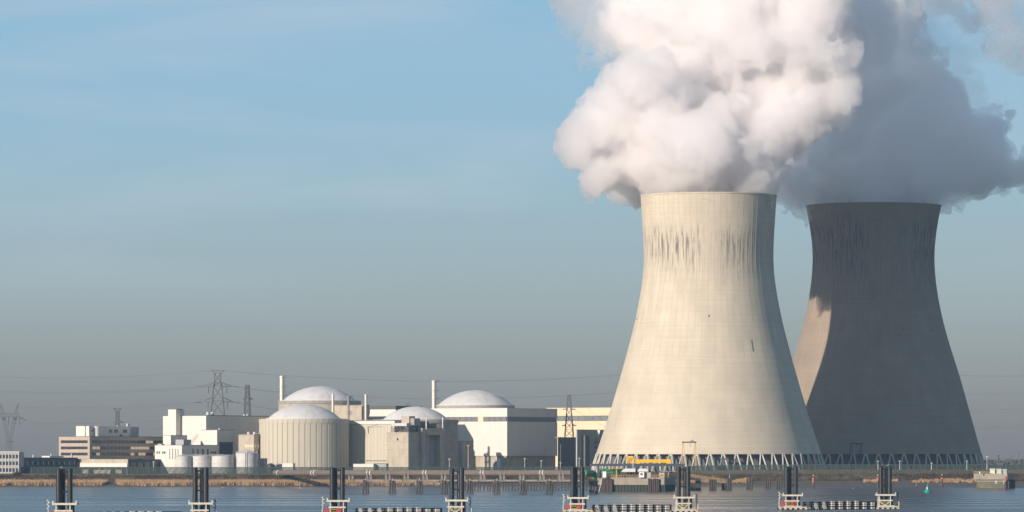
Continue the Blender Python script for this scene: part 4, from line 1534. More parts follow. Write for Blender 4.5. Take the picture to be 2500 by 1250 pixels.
r = empty("overhead_crane", (PX(1590, DR), DR - 1, PZ(1132, DR) + .02))
tag(r, "bright yellow overhead crane girder on the dark runway", "crane")
X0 = r.location.x; Z0 = r.location.z
MB().box(PX(1551, DR) - X0, PX(1637, DR) - X0, -1.0, .2, PZ(1129.5, DR) - Z0, PZ(1121.5, DR) - Z0).build("girder", yellow_steel, r)
MB().box(PX(1551, DR) - X0, PX(1637, DR) - X0, 2.2, 3.4, PZ(1129.5, DR) - Z0, PZ(1121.5, DR) - Z0).build("girder", yellow_steel, r)
for px in (1556, 1632):
    x = PX(px, DR) - X0
    MB().box(x - 1.2, x + 1.2, -3.4, 7.4, 0.02, PZ(1129.6, DR) - Z0).build("end_carriage", yellow_steel, r)
m = MB()
x0, x1 = PX(1530, DR) - X0, PX(1547, DR) - X0
for k in range(5):
    x = x0 + (x1 - x0) * k / 4
    m.bar((x, -1, .05), (x, -1, PZ(1122, DR) - Z0), .32)
m.bar((x0, -1, PZ(1128, DR) - Z0), (x1 + 1.6, -1, PZ(1128, DR) - Z0), .4).bar((x0, -1, PZ(1122, DR) - Z0), (x1 + 1.6, -1, PZ(1122, DR) - Z0), .3)
m.build("trolley_frame", yellow_steel, r)
MB().tube([(PX(1533, DR) - X0, -.8, PZ(1117.6, DR) - Z0), (PX(1545, DR) - X0, -.8, PZ(1116.8, DR) - Z0)], .95, 14).build("hoist_drum", yellow_steel, r, smooth=True)
MB().box(PX(1529.5, DR) - X0, PX(1532, DR) - X0, -1.2, -.2, PZ(1131, DR) - Z0, PZ(1118, DR) - Z0).build("hoist_arm", yellow_steel, r)

# machines and huts on the platform
green_paint = mat("green_pipe_paint", (.015, .19, .07), .5, .12, .6)
def deck_root(name, label, cat, px, dy):
    rr_ = empty(name, (PX(px, DP + dy), DP + dy, ZD - .05))
    tag(rr_, label, cat)
    return rr_
r = empty("green_pipe", (PX(1440, 2615), 2615, 0))
tag(r, "thick green pipe elbow turning down at the pipeline's end", "pipe")
p0 = pipe_pt(1425) - r.location
MB().tube([p0 + Vector((0.2, 0, 0)), (PX(1446, 2615) - r.location.x, 0, p0.z), (PX(1450, 2615) - r.location.x, 0, p0.z - .5), (PX(1452, 2615) - r.location.x, 0, p0.z - 1.6), (PX(1452, 2615) - r.location.x, 0, p0.z - 4.0)], [1.62, 1.62, 1.6, 1.5, 1.35], 18).build("elbow", green_paint, r, smooth=True)
for px in (1428, 1436):
    q0 = PX(px, 2615) - r.location.x
    MB().bar((q0 - .15, 0, p0.z), (q0 + .15, 0, p0.z), 1.75, seg=20).build("flange", green_paint, r)
m = MB()
m.box(PX(1436, 2615) - r.location.x, PX(1462, 2615) - r.location.x, -2.4, 2.4, p0.z - 4.6, p0.z - 4.1)
m.build("support_slab", trestle_mat, r)
m = MB()
for i in range(8):
    x = PX(1437 + i * 3.4, 2615) - r.location.x
    m.bar((x, -2.3, p0.z - 4.1), (x, -2.3, p0.z - 2.9), .1)
m.bar((PX(1437, 2615) - r.location.x, -2.3, p0.z - 2.9), (PX(1461, 2615) - r.location.x, -2.3, p0.z - 2.9), .12)
m.build("handrail", ochre_steel, r)
for px in (1441, 1448, 1456):
    x = PX(px, 2615) - r.location.x
    MB().bar((x, 0, -2.5), (x, 0, p0.z - 4.6), .75, seg=10).build("pile", pile_wood, r)

r = deck_root("valve_manifold", "green valve manifold with thick pipes under the runway", "pipework", 1488, 9)
m = MB()
m.tube([(-5.4, 0, .2), (-5.4, 0, 2.8), (-4.9, 0, 3.6), (-3.8, 0, 3.9), (7.5, 0, 3.9)], [.8, .8, .85, .9, .9], 14)
m.build("header_pipe", green_paint, r, smooth=True)
for x in (-2.0, 1.8, 5.2):
    MB().tube([(x, -.2, .1), (x, -.2, 3.6)], .6, 12).build("branch_pipe", green_paint, r, smooth=True)
for x in (-3.2, 3.4):
    MB().bar((x - .2, 0, 3.9), (x + .2, 0, 3.9), 1.15, seg=16).build("flange", green_paint, r)
r = deck_root("valve_gantry", "ochre valve platform with handrails on a single post", "gantry", 1500, 7)
MB().bar((1.2, 0, 0), (1.2, 0, 4.6), .3, seg=8).build("post", ochre_steel, r)
MB().box(-3, 2.8, -.9, .9, 4.6, 4.85).build("platform", ochre_steel, r)
m = MB()
for i in range(7):
    m.bar((-3 + i * .96, -.9, 4.8), (-3 + i * .96, -.9, 5.9), .1)
m.bar((-3, -.9, 5.9), (2.8, -.9, 5.9), .12)
m.build("handrail", ochre_steel, r)

def canopy(px0, px1, y0, y1, dy, label, both):
    D = DP + dy
    rr_ = empty("canopy", (PX((px0 + px1) / 2, D), D, ZD - .05))
    tag(rr_, label, "canopy", "rounded white canopies")
    hw = M_(px1 - px0, D) / 2
    zlo, zhi = PZ(y1, D) - rr_.location.z, PZ(y0, D) - rr_.location.z
    n = 12
    prof = []
    for i in range(n + 1):
        t_ = i / n
        x = -hw + 2 * hw * t_
        edge = min(1, t_ * 3.2) if not both else min(1, t_ * 6, (1 - t_) * 4)
        z = zlo + (zhi - zlo) * (1 - (1 - edge) ** 2)
        prof.append((x, z))
    vs, fs = [], []
    for yy in (-2.2, 2.2):
        for x, z in prof: vs.append((x, yy, z))
        for x, z in prof: vs.append((x, yy, zlo - .15))
    N_ = n + 1
    for i in range(n):
        fs += [(i, i + 1, N_ + i + 1, N_ + i), (2 * N_ + i, 3 * N_ + i, 3 * N_ + i + 1, 2 * N_ + i + 1), (i, 2 * N_ + i, 2 * N_ + i + 1, i + 1), (N_ + i, N_ + i + 1, 3 * N_ + i + 1, 3 * N_ + i)]
    MB().add(vs, fs).build("shell", pipe_paint, rr_, smooth=True)
    for x in (-hw * .8, hw * .8):
        MB().bar((x, 0, 0), (x, 0, zlo), .18, seg=6).build("post", steel_dark, rr_)
canopy(1517, 1551, 1144, 1151.5, 4, "left white rounded canopy under the runway, sloping to the left", False)
canopy(1556, 1583, 1144, 1150.5, 4, "right white rounded canopy under the runway, short and level", True)

def deck_cabin(label, px0, px1, top, dy, m_, win=None, name="cabin"):
    D = DP + dy
    rr_ = empty(name, (PX((px0 + px1) / 2, D), D, ZD - .05), -R(14))
    tag(rr_, label, "cabin")
    w = M_(px1 - px0, D) / 2
    h = PZ(top, D) - rr_.location.z
    MB().box(-w, w, 0, 3.0, 0, h - .2).build("wall", m_, rr_)
    MB().box(-w - .12, w + .12, -.12, 3.12, h - .19, h).build("roof", pier_mat, rr_)
    if win:
        MB().box(-w * .45, w * .45, -.06, .1, h * .42, h * .78).build("window", win, rr_)
    return rr_
deck_cabin("white cabin with one dark window on the platform edge", 1560, 1572.5, 1152.5, 1.2, pipe_paint, glass_dark)
deck_cabin("plain grey container right of the white platform cabin", 1573.5, 1589, 1154, 2.5, grey_wall)
deck_cabin("beige box with a red mark near the platform's right end", 1609.5, 1622, 1154.5, 1.0, tan_conc, red_paint)
deck_cabin("white boxy tank at the platform's left end", 1471, 1480, 1151, 5, pipe_paint)
r = deck_root("flat_shelter", "thin grey flat shelter roof at the platform's right end", "shelter", 1632, 10)
MB().box(-5, 5, -1.5, 1.5, 3.2, 3.4).build("roof", grey_wall, r)
for x in (-4.6, 0, 4.6):
    MB().bar((x, 0, 0), (x, 0, 3.2), .15, seg=6).build("post", pipe_paint, r)

# maintenance portal crane before the sunlit tower
def portal(px0, px1, top, D, label, m_, hoist=True):
    rr_ = empty("portal_crane", (PX((px0 + px1) / 2, D), D, PLANT_Z))
    tag(rr_, label, "portal crane", "portal cranes by the towers")
    w = M_(px1 - px0, D) / 2
    h = PZ(top, D) - PLANT_Z
    for s_ in (-1, 1):
        mm = MB()
        mm.bar((s_ * w - .6, -2, -.3), (s_ * w * .93, 0, h), .42).bar((s_ * (w - 3.2) - .2, -1, -.3), (s_ * w * .84, 0, h), .36)
        for t_ in (.25, .55):
            xa = s_ * w + (s_ * w * .93 - s_ * w) * t_
            xb = s_ * (w - 3.2) + (s_ * w * .84 - s_ * (w - 3.2)) * t_
            mm.bar((xa, -1.2, h * t_), (xb, -.6, h * t_), .26)
        mm.build("leg_frame", m_, rr_)
    MB().box(-w, w, -.5, .5, h, h + .7).build("beam", steel_dark, rr_)
    MB().box(w * .1, w * .7, -.5, .5, h + .71, h + 1.3).box(w * .3, w * .6, -.4, .4, h + 1.3, h + 1.8).build("trolley", grey_conc, rr_)
    MB().bar((w * .15, 0, h - 2.6), (w * .15, 0, h), .1, seg=6).build("hook_rope", steel_dark, rr_)
portal(1665.5, 1700, 1081, 2905, "ochre steel portal crane at the sunlit tower's foot", ochre_steel)
portal(2076, 2104, 1084, 3050, "dim portal crane in shade at the dark tower's foot", steel_dark)
# ------------------------------------------------------------------ dolphins, beacons, right-hand platform, buoy
cap_mat = mat("weathered_cap", (.22, .15, .11), .9, .2, .6)
def sheet_dolphin(label, spans, D):
    """spans: (px0, px1, top row) blocks of upright sheet piles"""
    px0 = spans[0][0]
    xb = PX((spans[0][0] + spans[-1][1]) / 2, D)
    gz = ground_h(xb, D)
    root = empty("mooring_dolphin", (xb, D, gz))
    tag(root, label, "dolphin", "pile dolphins by the shore")
    for a, b_, top in spans:
        n = max(2, int(round((b_ - a) / 4.4)))
        for i in range(n):
            for row in range(2):
                px = a + (b_ - a) * (i + .5) / n
                x = PX(px, D) - xb
                t_ = PZ(top + (i * 7 % 3) * .5, D) - gz
                MB().bar((x, row * 1.2 - .3 * (i % 2), -2.5), (x, row * 1.2 - .3 * (i % 2), t_), M_((b_ - a) / n, D) * .5, .5, seg=8).build("pile", rust if (i + row) % 2 else pile_wood, root)
        MB().box(PX(a, D) - xb, PX(b_, D) - xb, -.2, 1.4, PZ(top + 4, D) - gz, PZ(top + 2.8, D) - gz).build("waling", pile_wood, root)
    xm = PX((spans[-1][0] + spans[-1][1]) / 2, D) - xb
    t_ = PZ(spans[-1][2], D) - gz
    MB().bar((xm, .4, t_), (xm, .4, t_ + 2.2), .09, seg=6).build("marker_post", pipe_paint, root)
sheet_dolphin("stepped sheet-pile dolphin right beside the intake platform", [(1686, 1697, 1180), (1697.5, 1712, 1170)], 2690)
sheet_dolphin("plain square dolphin between the two stepped ones", [(1731, 1749, 1170)], 2690)
sheet_dolphin("stepped dolphin at the foot of the ochre gangway", [(1762, 1775, 1180), (1775.5, 1787, 1168)], 2695)

def pile_group(label, px0, px1, top, D, n=3):
    xb = PX((px0 + px1) / 2, D)
    gz = ground_h(xb, D)
    root = empty("pile_cluster", (xb, D, gz))
    tag(root, label, "pile cluster", "three-pile clusters by the shore")
    for i in range(n):
        px = px0 + (px1 - px0) * (i + .5) / n
        MB().bar((PX(px, D) - xb, -.6 + .6 * (i % 2), -2.5), (PX(px, D) - xb, 0, PZ(top + (i % 2) * .8, D) - gz), M_((px1 - px0) / n, D) * .42, seg=10).build("pile", rust if i == 0 else pile_wood, root, smooth=True)
    for y_ in (top + 8, top + 20):
        MB().box(PX(px0 + 1, D) - xb, PX(px1 - 1, D) - xb, .1, .5, PZ(y_ + 2, D) - gz, PZ(y_, D) - gz).build("brace", pile_wood, root)
pile_group("first three-pile cluster right of the stepped dolphins", 1821.5, 1838, 1168, 2715)
pile_group("middle three-pile cluster, left of the twin black guide piles", 1867, 1882, 1168, 2722)
pile_group("rightmost three-pile cluster, reddish on its left pile", 1894, 1909.5, 1168, 2722)

def beacon(label, px, top, D, red=12.0):
    xb = PX(px, D)
    gz = ground_h(xb, D)
    root = empty("beacon_pile", (xb, D, gz))
    tag(root, label, "beacon", "red topped beacon piles")
    h = PZ(top, D) - gz
    hr = M_(red, D)
    MB().lathe([(0, -2.5), (.72, -2.5), (.66, h - hr), (0, h - hr)], 12).build("shaft", pile_wood, root, smooth=True)
    MB().lathe([(0, h - hr + .005), (.70, h - hr + .005), (.68, h), (0, h)], 12).build("red_top", mat("faded_red_paint", (.42, .10, .08), .7, .2, 1.0, dirt=(.2, .1, .08), dirt_amt=.4), root, smooth=True)
    MB().bar((0, 0, h), (0, 0, h + 1.0), .09, seg=6).build("lamp_post", steel_dark, root)
    MB().lathe([(0, h + 1.0), (.28, h + 1.0), (.28, h + 1.5), (0, h + 1.7)], 10).build("lantern", pipe_paint, root)
beacon("red topped beacon pile just right of the sunlit tower's shadow side", 1985.5, 1166.5, 2720)
beacon("faded beacon pile left of the rightmost twin guide piles", 2143, 1165.5, 2730, 9)
beacon("weathered beacon pile right of the green buoy", 2300, 1165, 2732, 5)
beacon("short red topped beacon before the concrete platform at right", 2455, 1164.5, 2700, 11)

# gangway from the dike to the stepped dolphin
r = empty("gangway", (PX(1730, 2740), 2740, 0))
tag(r, "ochre railed gangway sloping down to the stepped dolphins", "gangway")
a, b_ = PT(1678, 1162, 2760) - r.location, PT(1772, 1176, 2700) - r.location
MB().bar(a, b_, 1.4, .3).build("deck", trestle_mat, r)
for s_ in (-.7, .7):
    m = MB()
    o_ = Vector((0, s_, 0))
    m.bar(a + o_ + Vector((0, 0, 1.2)), b_ + o_ + Vector((0, 0, 1.2)), .16).bar(a + o_ + Vector((0, 0, .6)), b_ + o_ + Vector((0, 0, .6)), .12)
    for k in range(19):
        p = a.lerp(b_, k / 18) + o_
        m.bar(p, p + Vector((0, 0, 1.2)), .11)
    m.build("handrail", ochre_steel, r)
for k in (.25, .6):
    p = a.lerp(b_, k)
    MB().bar((p.x, p.y, -1), p, .35, seg=8).build("pile", pile_wood, r)

# concrete outlet platform at the right
DO = 2720
b = Bldg("outlet_platform", "square concrete outlet platform with pale boxes on top at right", "platform", 2380, 2459, 2475, DO, R(20), 0)
gz = ground_h(PX(2420, DO), DO)
algae = mat("algae_concrete", (.13, .115, .08), .9, .25, .25, dirt=(.05, .075, .03), dirt_amt=.8, dirt_scale=(.15, .15, .35))
b.L = 17
b.box("cap", plat_conc, b.W, 0, 0, b.L, b.z(1170.5), b.z(1156.5))
b.box("shelf", dark_conc, b.W - .2, .2, -.25, b.L, b.z(1171.8), b.z(1170.6))
b.box("base_wall", algae, b.lx(2385.5), -.5, .8, b.L - .5, -2.5, b.z(1171.9))
b.box("lime_band", plat_conc, b.lx(2385.5), b.lx(2450), .72, .85, b.z(1176), b.z(1172))
for p in (2430.5, 2433.5, 2450):
    b.box("ladder_rail", pipe_paint, b.lx(p), b.lx(p + 1), .55, .75, b.z(1181), b.z(1172.2))
MB().bar((b.lx(2379.5), -.6, -2.5), (b.lx(2379.5), -.6, b.z(1171.9)), .28, seg=8).build("fender_pile", pile_wood, b.root)
MB().bar((b.lx(2384), -.6, b.z(1180)), (b.lx(2379.5), -.6, b.z(1180)), .2).build("brace", pile_wood, b.root)
for i in range(4):
    y_ = b.L * (i + .5) / 4
    MB().bar((.25, y_, -2.5), (.25, y_, b.z(1171.9)), .6, seg=8).build("fender_pile", pile_wood, b.root)
m = MB()
for i in range(12):
    x_ = b.W + (b.lx(2416) - b.W) * i / 11
    m.bar((x_, .3, b.z(1156.5)), (x_, .3, b.z(1152)), .12)
m.bar((b.W, .3, b.z(1152)), (b.lx(2416), .3, b.z(1152)), .14)
m.build("handrail", tan_conc, b.root)
def out_box(label, p0, p1, top, m_, name="pump_housing", cat="pump housing"):
    D = DO + 6
    rr_ = empty(name, (PX((p0 + p1) / 2, D), D, PZ(1156.5, DO) + .01), -R(12))
    tag(rr_, label, cat)
    w = M_(p1 - p0, D) / 2
    h = PZ(top, D) - rr_.location.z
    MB().box(-w, w, 0, 2.4, 0, h * .3).build("base", m_, rr_)
    MB().box(-w * .92, w * .92, .1, 2.3, h * .3 + .01, h * .62).build("case", m_, rr_)
    MB().box(-w * 1.04, w * 1.04, -.08, 2.5, h * .62 + .01, h).build("hood", m_, rr_)
    for k in range(3):
        MB().box(-w * .8 + k * w * .55, -w * .8 + k * w * .55 + w * .4, -.12, -.06, h * .7, h * .9).build("louvre", grey_wall, rr_)
out_box("left pale ribbed box on the concrete outlet platform", 2416.5, 2429, 1144, mat("cream_paint", (.58, .55, .44), .7, .08, .6))
out_box("middle pale box on the concrete outlet platform, whiter window slots", 2433, 2445, 1144.5, mat("pale_green_paint", (.45, .47, .40), .7, .08, .6))
out_box("small grey frame unit at the outlet platform's right end", 2448, 2458, 1145, grey_wall)
r = empty("bollard", (PX(2392, DO + 2), DO + 2, PZ(1156.5, DO) + .01))
tag(r, "round white bollard on the outlet platform's left end", "bollard")
MB().lathe([(0, 0), (.42, 0), (.36, .5), (.4, .9), (.3, 1.2), (0, 1.25)], 12).build("post", pipe_paint, r, smooth=True)

# buoy
buoy_green = mat("buoy_green_paint", (.0, .30, .24), .45, .06, .8)
DBu = 2640
gz = ground_h(PX(2264.5, DBu), DBu)
r = empty("channel_buoy", (PX(2264.5, DBu), DBu, max(gz, 0)))
tag(r, "teal green channel buoy floating off the dike at right", "buoy")
MB().lathe([(0, -.4), (1.5, -.4), (1.75, 0), (1.75, 1.0), (1.5, 1.3), (0, 1.35)], 24).build("float", buoy_green, r, smooth=True)
for k in range(3):
    a = R(30 + 120 * k)
    MB().bar((1.1 * math.cos(a), 1.1 * math.sin(a), 1.3), (.25 * math.cos(a), .25 * math.sin(a), 3.6), .13, seg=6).build("mast_leg", buoy_green, r)
MB().lathe([(0, 1.6), (.55, 1.6), (.55, 2.6), (.2, 3.1), (0, 3.1)], 12).build("reflector", pipe_paint, r)
MB().lathe([(0, 3.6), (.35, 3.6), (.3, 4.1), (0, 4.8)], 12).build("lantern", buoy_green, r)

# ------------------------------------------------------------------ twin guide piles with white platforms in the river
pile_black = mat("black_pile_coating", (.016, .017, .018), .38, .15, .3, stretch=(1, 1, .15), dirt=(.03, .03, .03), dirt_amt=.3, dirt_scale=(.8, .8, .06), spec=.4)
deck_white = mat("white_marine_paint", (.53, .50, .43), .55, .08, .8, dirt=(.45, .36, .2), dirt_amt=.35, dirt_scale=(.8, .8, .5))
marine_yellow = mat("yellow_marine_paint", (.55, .42, .06), .6, .15, .8)
pontoon_black = mat("black_rubber", (.018, .018, .019), .7, .2, .6)
GD = [  # px of the pile group, depth, left pile thick?
    (160, 1490, True, "first guide-pile pontoon from the left, before the dark office"),
    (487, 1505, False, "second guide-pile pontoon, before the silver tanks"),
    (826, 1595, True, "third guide-pile pontoon, before the ribbed drum's right edge"),
    (1113, 1612, False, "fourth guide-pile pontoon, before the middle drum"),
    (1412, 1712, True, "fifth guide-pile pontoon, left of the intake platform"),
    (1666.5, 1730, False, "sixth guide-pile pontoon, right end of the intake platform"),
    (1934, 1832, True, "seventh guide-pile pontoon, below the gap between the towers"),
    (2159, 1853, False, "eighth guide-pile pontoon, rightmost, before the dark tower"),
]
def guide_pontoon(px, D, thick_left, label):
    root = empty("guide_pontoon", (PX(px, D), D, 0))
    tag(root, label, "pontoon", "guide-pile pontoons in the river")
    s_ = 1 if thick_left else -1            # mirrored along the line
    u = 1.0
    vr = random.Random(int(px))
    ztop = 16.4 + vr.uniform(-.05, .35)
    root.rotation_euler = (0, 0, vr.uniform(-.06, .06))
    for (x, y, r, zt) in ((-2.05, -.4, .86, ztop), (-.95, 1.3, .74, ztop - .1), (1.35, -.2, .80, ztop)):
        m = MB()
        zt += vr.uniform(-.25, .0)
        m.lathe([(0, -6), (r, -6), (r, zt - .15), (r - .15, zt), (0, zt)], 20, x * s_ + vr.uniform(-.12, .12), y)
        m.build("pile", pile_black, root, smooth=True)
    for z in (ztop - 1.1, ztop - 7.2):
        MB().bar((-2 * s_, 0, z), (1.4 * s_, 0, z), .7, .5).build("tie_beam", pile_black, root)
    # floating collar
    MB().box(-5.4, 5.6, -3.2, 3.2, -.3, .75).build("float", pontoon_black, root)
    for i in range(6):
        x = -4.8 + i * 1.95
        MB().tube([(x - .5, -3.35, .35), (x + .5, -3.35, .35)], .3, 10).build("fender_block", deck_white, root, smooth=True)
    MB().box(-4.6, 4.4, -3.0, 3.0, .751, 1.1).build("deck", deck_white, root)
    # white working frame: two rails, posts, braces
    zb, zm, zt = 1.1, 3.35, 5.45
    x0, x1 = (-3.3, 2.9) if s_ > 0 else (-2.9, 3.3)
    for x in (x0 + .7, x1 - 1.2):
        for y in (-2.6, 2.4):
            MB().bar((x, y, zb), (x, y, zt), .34).build("post", deck_white, root)
    MB().bar((x1 - .3, -1.2, zb), (x1 - .3, -1.2, zt), .6).build("post", pile_black, root)
    MB().bar((x0 - .5, -2.75, zt), (x1 + .9, -2.75, zt), .6, .62).build("top_rail", deck_white, root)
    MB().bar((x0 - .5, 2.5, zt), (x1 + .9, 2.5, zt), .5, .55).build("top_rail", deck_white, root)
    for x in (x0 - .3, x1 + .7):
        MB().bar((x, -2.75, zt), (x, -2.75, zt + 1.0), .4).build("rail_stub", deck_white, root)
        MB().bar((x, -2.75, zt), (x, 2.5, zt), .4).build("side_rail", deck_white, root)
    MB().bar((x0 + .1, -2.75, zm), (x1 - .4, -2.75, zm), .5, .5).build("middle_rail", deck_white, root)
    MB().bar((x0 - .1, -2.75, zb + .25), (x1 + .4, -2.75, zb + .25), .3, .3).build("lower_rail", deck_white, root)
    if s_ < 0:
        xm = (x0 + x1 - .5) / 2
        for xx in (x0 + .7, x1 - 1.2):
            MB().bar((xx, -2.7, zm - .2), (xm, -2.7, zb + .3), .26).build("brace", deck_white, root)
        for k in range(2):
            MB().bar((x0 + .7, -2.5, zb + .9 + k * .7), (x1 - 1.2, -2.5, zb + .9 + k * .7), .14).build("handrail", marine_yellow, root)
    else:
        for k in range(2):
            MB().bar((x0 + .7, -2.5, zb + .7 + k * .8), (x1 - 1.2, -2.5, zb + .7 + k * .8), .18).build("handrail", marine_yellow, root)
        for x, yy in ((.35, -3.0), (-3.6, -2.2)):
            m = MB()
            ring = [(x + .62 * math.cos(2 * math.pi * k / 16), yy, zm - 1.0 + .62 * math.sin(2 * math.pi * k / 16)) for k in range(17)]
            m.tube(ring, .24, 8)
            m.build("lifebuoy", red_paint, root, smooth=True)
    # zig-zag navigation mast
    mx = (-5.0 if s_ > 0 else 4.9)
    col_ = deck_white if s_ > 0 else pile_black
    MB().bar((mx, -2.6, 1.0), (mx, -2.6, 6.6), .14, seg=6).build("mast", col_, root)
    for k in range(5):
        MB().box(mx - .35 + (.3 if k % 2 else -.1), mx + .1 + (.3 if k % 2 else -.1), -2.85, -2.4, 3.9 + k * .62, 4.3 + k * .62).build("mast_light", col_, root)
    ex = 5.3 if s_ < 0 else -5.2
    MB().bar((ex, -2.9, .7), (ex, -2.9, 3.0), .18, seg=6).build("stanchion", deck_white, root)
    MB().box(-5.3, -4.3, -3.3, -2.5, .76, 1.3).box(4.4, 5.3, -3.3, -2.5, .76, 1.2).build("bollard", marine_yellow, root)

for px, D, th_, lb in GD:
    guide_pontoon(px, D, th_, lb)

def boom(i0, i1, px0, px1, label):
    (pa, Da), (pb, Db) = (GD[i0][0], GD[i0][1]), (GD[i1][0], GD[i1][1])
    def Dp(px): return Da + (Db - Da) * (px - pa) / (pb - pa)
    A, B_ = Vector((PX(px0, Dp(px0)), Dp(px0), 0)), Vector((PX(px1, Dp(px1)), Dp(px1), 0))
    root = empty("floating_boom", A, math.atan2((B_ - A).y, (B_ - A).x))
    tag(root, label, "floating boom", "black fender booms between pontoons")
    L = (B_ - A).length
    MB().box(0, L, -1.2, 1.2, -.3, .55).build("float", pontoon_black, root)
    for z in (1.15, 1.95, 2.75):
        MB().bar((0, -.9, z), (L, -.9, z), .6, .5).build("rail", pontoon_black, root)
    n = 9
    for k in range(n + 1):
        x = L * k / n
        MB().bar((x, -.6, .5), (x, -.6, 2.9), .4).build("post", pontoon_black, root)
    for k in range(n):
        x = L * (k + .5) / n
        if k < 3:
            m = MB().add([(x - 1.0, -1.5, .8), (x + .5, -1.5, .8), (x, -1.3, 3.0), (x - 1.1, -1.3, 3.0), (x - 1.0, -.8, .8), (x + .5, -.8, .8), (x, -.8, 3.0), (x - 1.1, -.8, 3.0)],
                         [(0, 1, 2, 3), (7, 6, 5, 4), (0, 4, 5, 1), (1, 5, 6, 2), (2, 6, 7, 3), (3, 7, 4, 0)])
            m.build("white_plate", deck_white, root)
            MB().box(x - .6, x + .6, -1.7, -1.1, .25, .7).build("fender", deck_white, root)
        else:
            for z in (.5, 1.55, 2.35) + ((3.02,) if k < 7 else ()):
                hh = .30 if z < 3 else .14
                MB().prism([(x - .9, -1.35), (x - .7, -1.6), (x + .7, -1.6), (x + .9, -1.35), (x + .9, -.7), (x - .9, -.7)], z - hh, z + hh).build("fender", deck_white, root)
boom(0, 1, 245, 440, "leftmost black fender boom, only its top showing at the bottom edge")
boom(2, 3, 868, 1076, "second black fender boom from the left, below the middle drum")
boom(4, 5, 1446, 1636, "third black fender boom, below the intake platform")
boom(6, 7, 1960, 2136, "rightmost black fender boom, white fenders, fully in view")

# ------------------------------------------------------------------ gulls
gull_mat = mat("gull_feathers", (.72, .71, .70), .8, .1, 3.0)
gull_grey = mat("gull_wing_feathers", (.30, .31, .33), .8, .1, 3.0)
def gull(x, y, z, rz, label, k=1.0):
    root = empty("gull", (x, y, z), rz)
    tag(root, label, "gull", "gulls on piles and mud")
    prof = [(-.30, .02), (-.24, .05), (-.1, .095), (.05, .11), (.16, .085), (.21, .055), (.25, .06), (.30, .055), (.34, .02)]
    pts = [(t_ * k, 0, (.22 + max(0, t_ - .1) * .75) * k) for t_, _ in prof]
    MB().tube(pts, [r_ * k for _, r_ in prof], 8).build("body", gull_mat, root, smooth=True)
    for s_ in (-1, 1):
        MB().add([(.1 * k, s_ * .1 * k, .30 * k), (-.1 * k, s_ * .12 * k, .33 * k), (-.42 * k, s_ * .05 * k, .22 * k), (-.1 * k, s_ * .12 * k, .2 * k), (.1 * k, s_ * .13 * k, .25 * k)], [(0, 1, 2, 3, 4)]).build("wing", gull_grey, root)
        MB().bar((0, s_ * .05 * k, 0), (0, s_ * .05 * k, .16 * k), .03 * k).build("leg", ochre_steel, root)
    MB().bar((.33 * k, 0, .42 * k), (.43 * k, 0, .40 * k), .035 * k).build("beak", marine_yellow, root)
gull(PX(2167, 1853), 1853, 16.41, .4, "white gull perched on the rightmost guide piles", 1.5)
gull(PX(1923.5, 1832), 1832, 16.41, 2.4, "gull perched on the guide piles between the towers", 1.4)
gull(PX(148.5, 1490), 1490, 16.41, .5, "gull perched on the leftmost guide piles", 1.4)
gull(PX(1675, 1730), 1730, 16.41, 3.0, "gull perched on the guide piles by the intake platform", 1.3)
for i, (px, py, lb) in enumerate(((543, 1192, "white gull on the mud below the silver tanks, left one of two"), (550, 1192.3, "white gull on the mud below the silver tanks, right one of two"), (733, 1193, "white gull on the mud below the ribbed drum"),
                                  (2295, 1185, "gull on the wet mud left of the weathered beacon"), (2237, 1186, "gull on the wet mud left of the green buoy"), (2083, 1195, "gull on the wet mud right of the black guide piles"))):
    best = min(np.linspace(2610, 2830, 111), key=lambda D: abs(HZ + (CH - ground_h(PX(px, D), D)) * F / D - py))
    gull(PX(px, best), best, ground_h(PX(px, best), best) + .1, i * 1.3, lb, 1.5)

# ------------------------------------------------------------------ reeds, dike scrub, bushes, trees
def blades_obj(name, label, cat, m_, gen, n, seed, lean=.25):
    rg = np.random.default_rng(seed)
    P, H, W = gen(rg, n)
    n = len(P)
    ang = rg.uniform(0, 2 * np.pi, n)
    dx, dy = np.cos(ang) * W, np.sin(ang) * W
    lx, ly = rg.normal(0, lean, n) * H, rg.normal(0, lean, n) * H
    V = np.empty((n, 3, 3), dtype=np.float32)
    V[:, 0] = P + np.stack([-dx, -dy, np.zeros(n)], 1)
    V[:, 1] = P + np.stack([dx, dy, np.zeros(n)], 1)
    V[:, 2] = P + np.stack([lx, ly, H], 1)
    me = bpy.data.meshes.new(name)
    me.vertices.add(3 * n)
    me.vertices.foreach_set("co", V.reshape(-1))
    me.loops.add(3 * n)
    me.loops.foreach_set("vertex_index", np.arange(3 * n, dtype=np.int32))
    me.polygons.add(n)
    me.polygons.foreach_set("loop_start", np.arange(0, 3 * n, 3, dtype=np.int32))
    me.update()
    me.validate()
    me.materials.append(m_)
    o = link(name, me)
    o["kind"] = "stuff"
    tag(o, label, cat)
    return o

def veg_mat(name, c1, c2, scale=.08):
    m = bpy.data.materials.new(name)
    m.use_nodes = True
    t = m.node_tree
    b_ = t.nodes["Principled BSDF"]
    g = t.nodes.new("ShaderNodeNewGeometry")
    n = t.nodes.new("ShaderNodeTexNoise")
    n.inputs["Scale"].default_value = scale
    n.inputs["Detail"].default_value = 6
    t.links.new(g.outputs["Position"], n.inputs["Vector"])
    rp = t.nodes.new("ShaderNodeValToRGB")
    rp.color_ramp.elements[0].position = .35
    rp.color_ramp.elements[1].position = .65
    rp.color_ramp.elements[0].color = c1 + (1,)
    rp.color_ramp.elements[1].color = c2 + (1,)
    t.links.new(n.outputs[0], rp.inputs[0])
    t.links.new(rp.outputs[0], b_.inputs["Base Color"])
    b_.inputs["Roughness"].default_value = .9
    b_.inputs["Specular IOR Level"].default_value = .1
    return m
reed_mat = veg_mat("dry_reed", (.335, .225, .13), (.45, .305, .178))
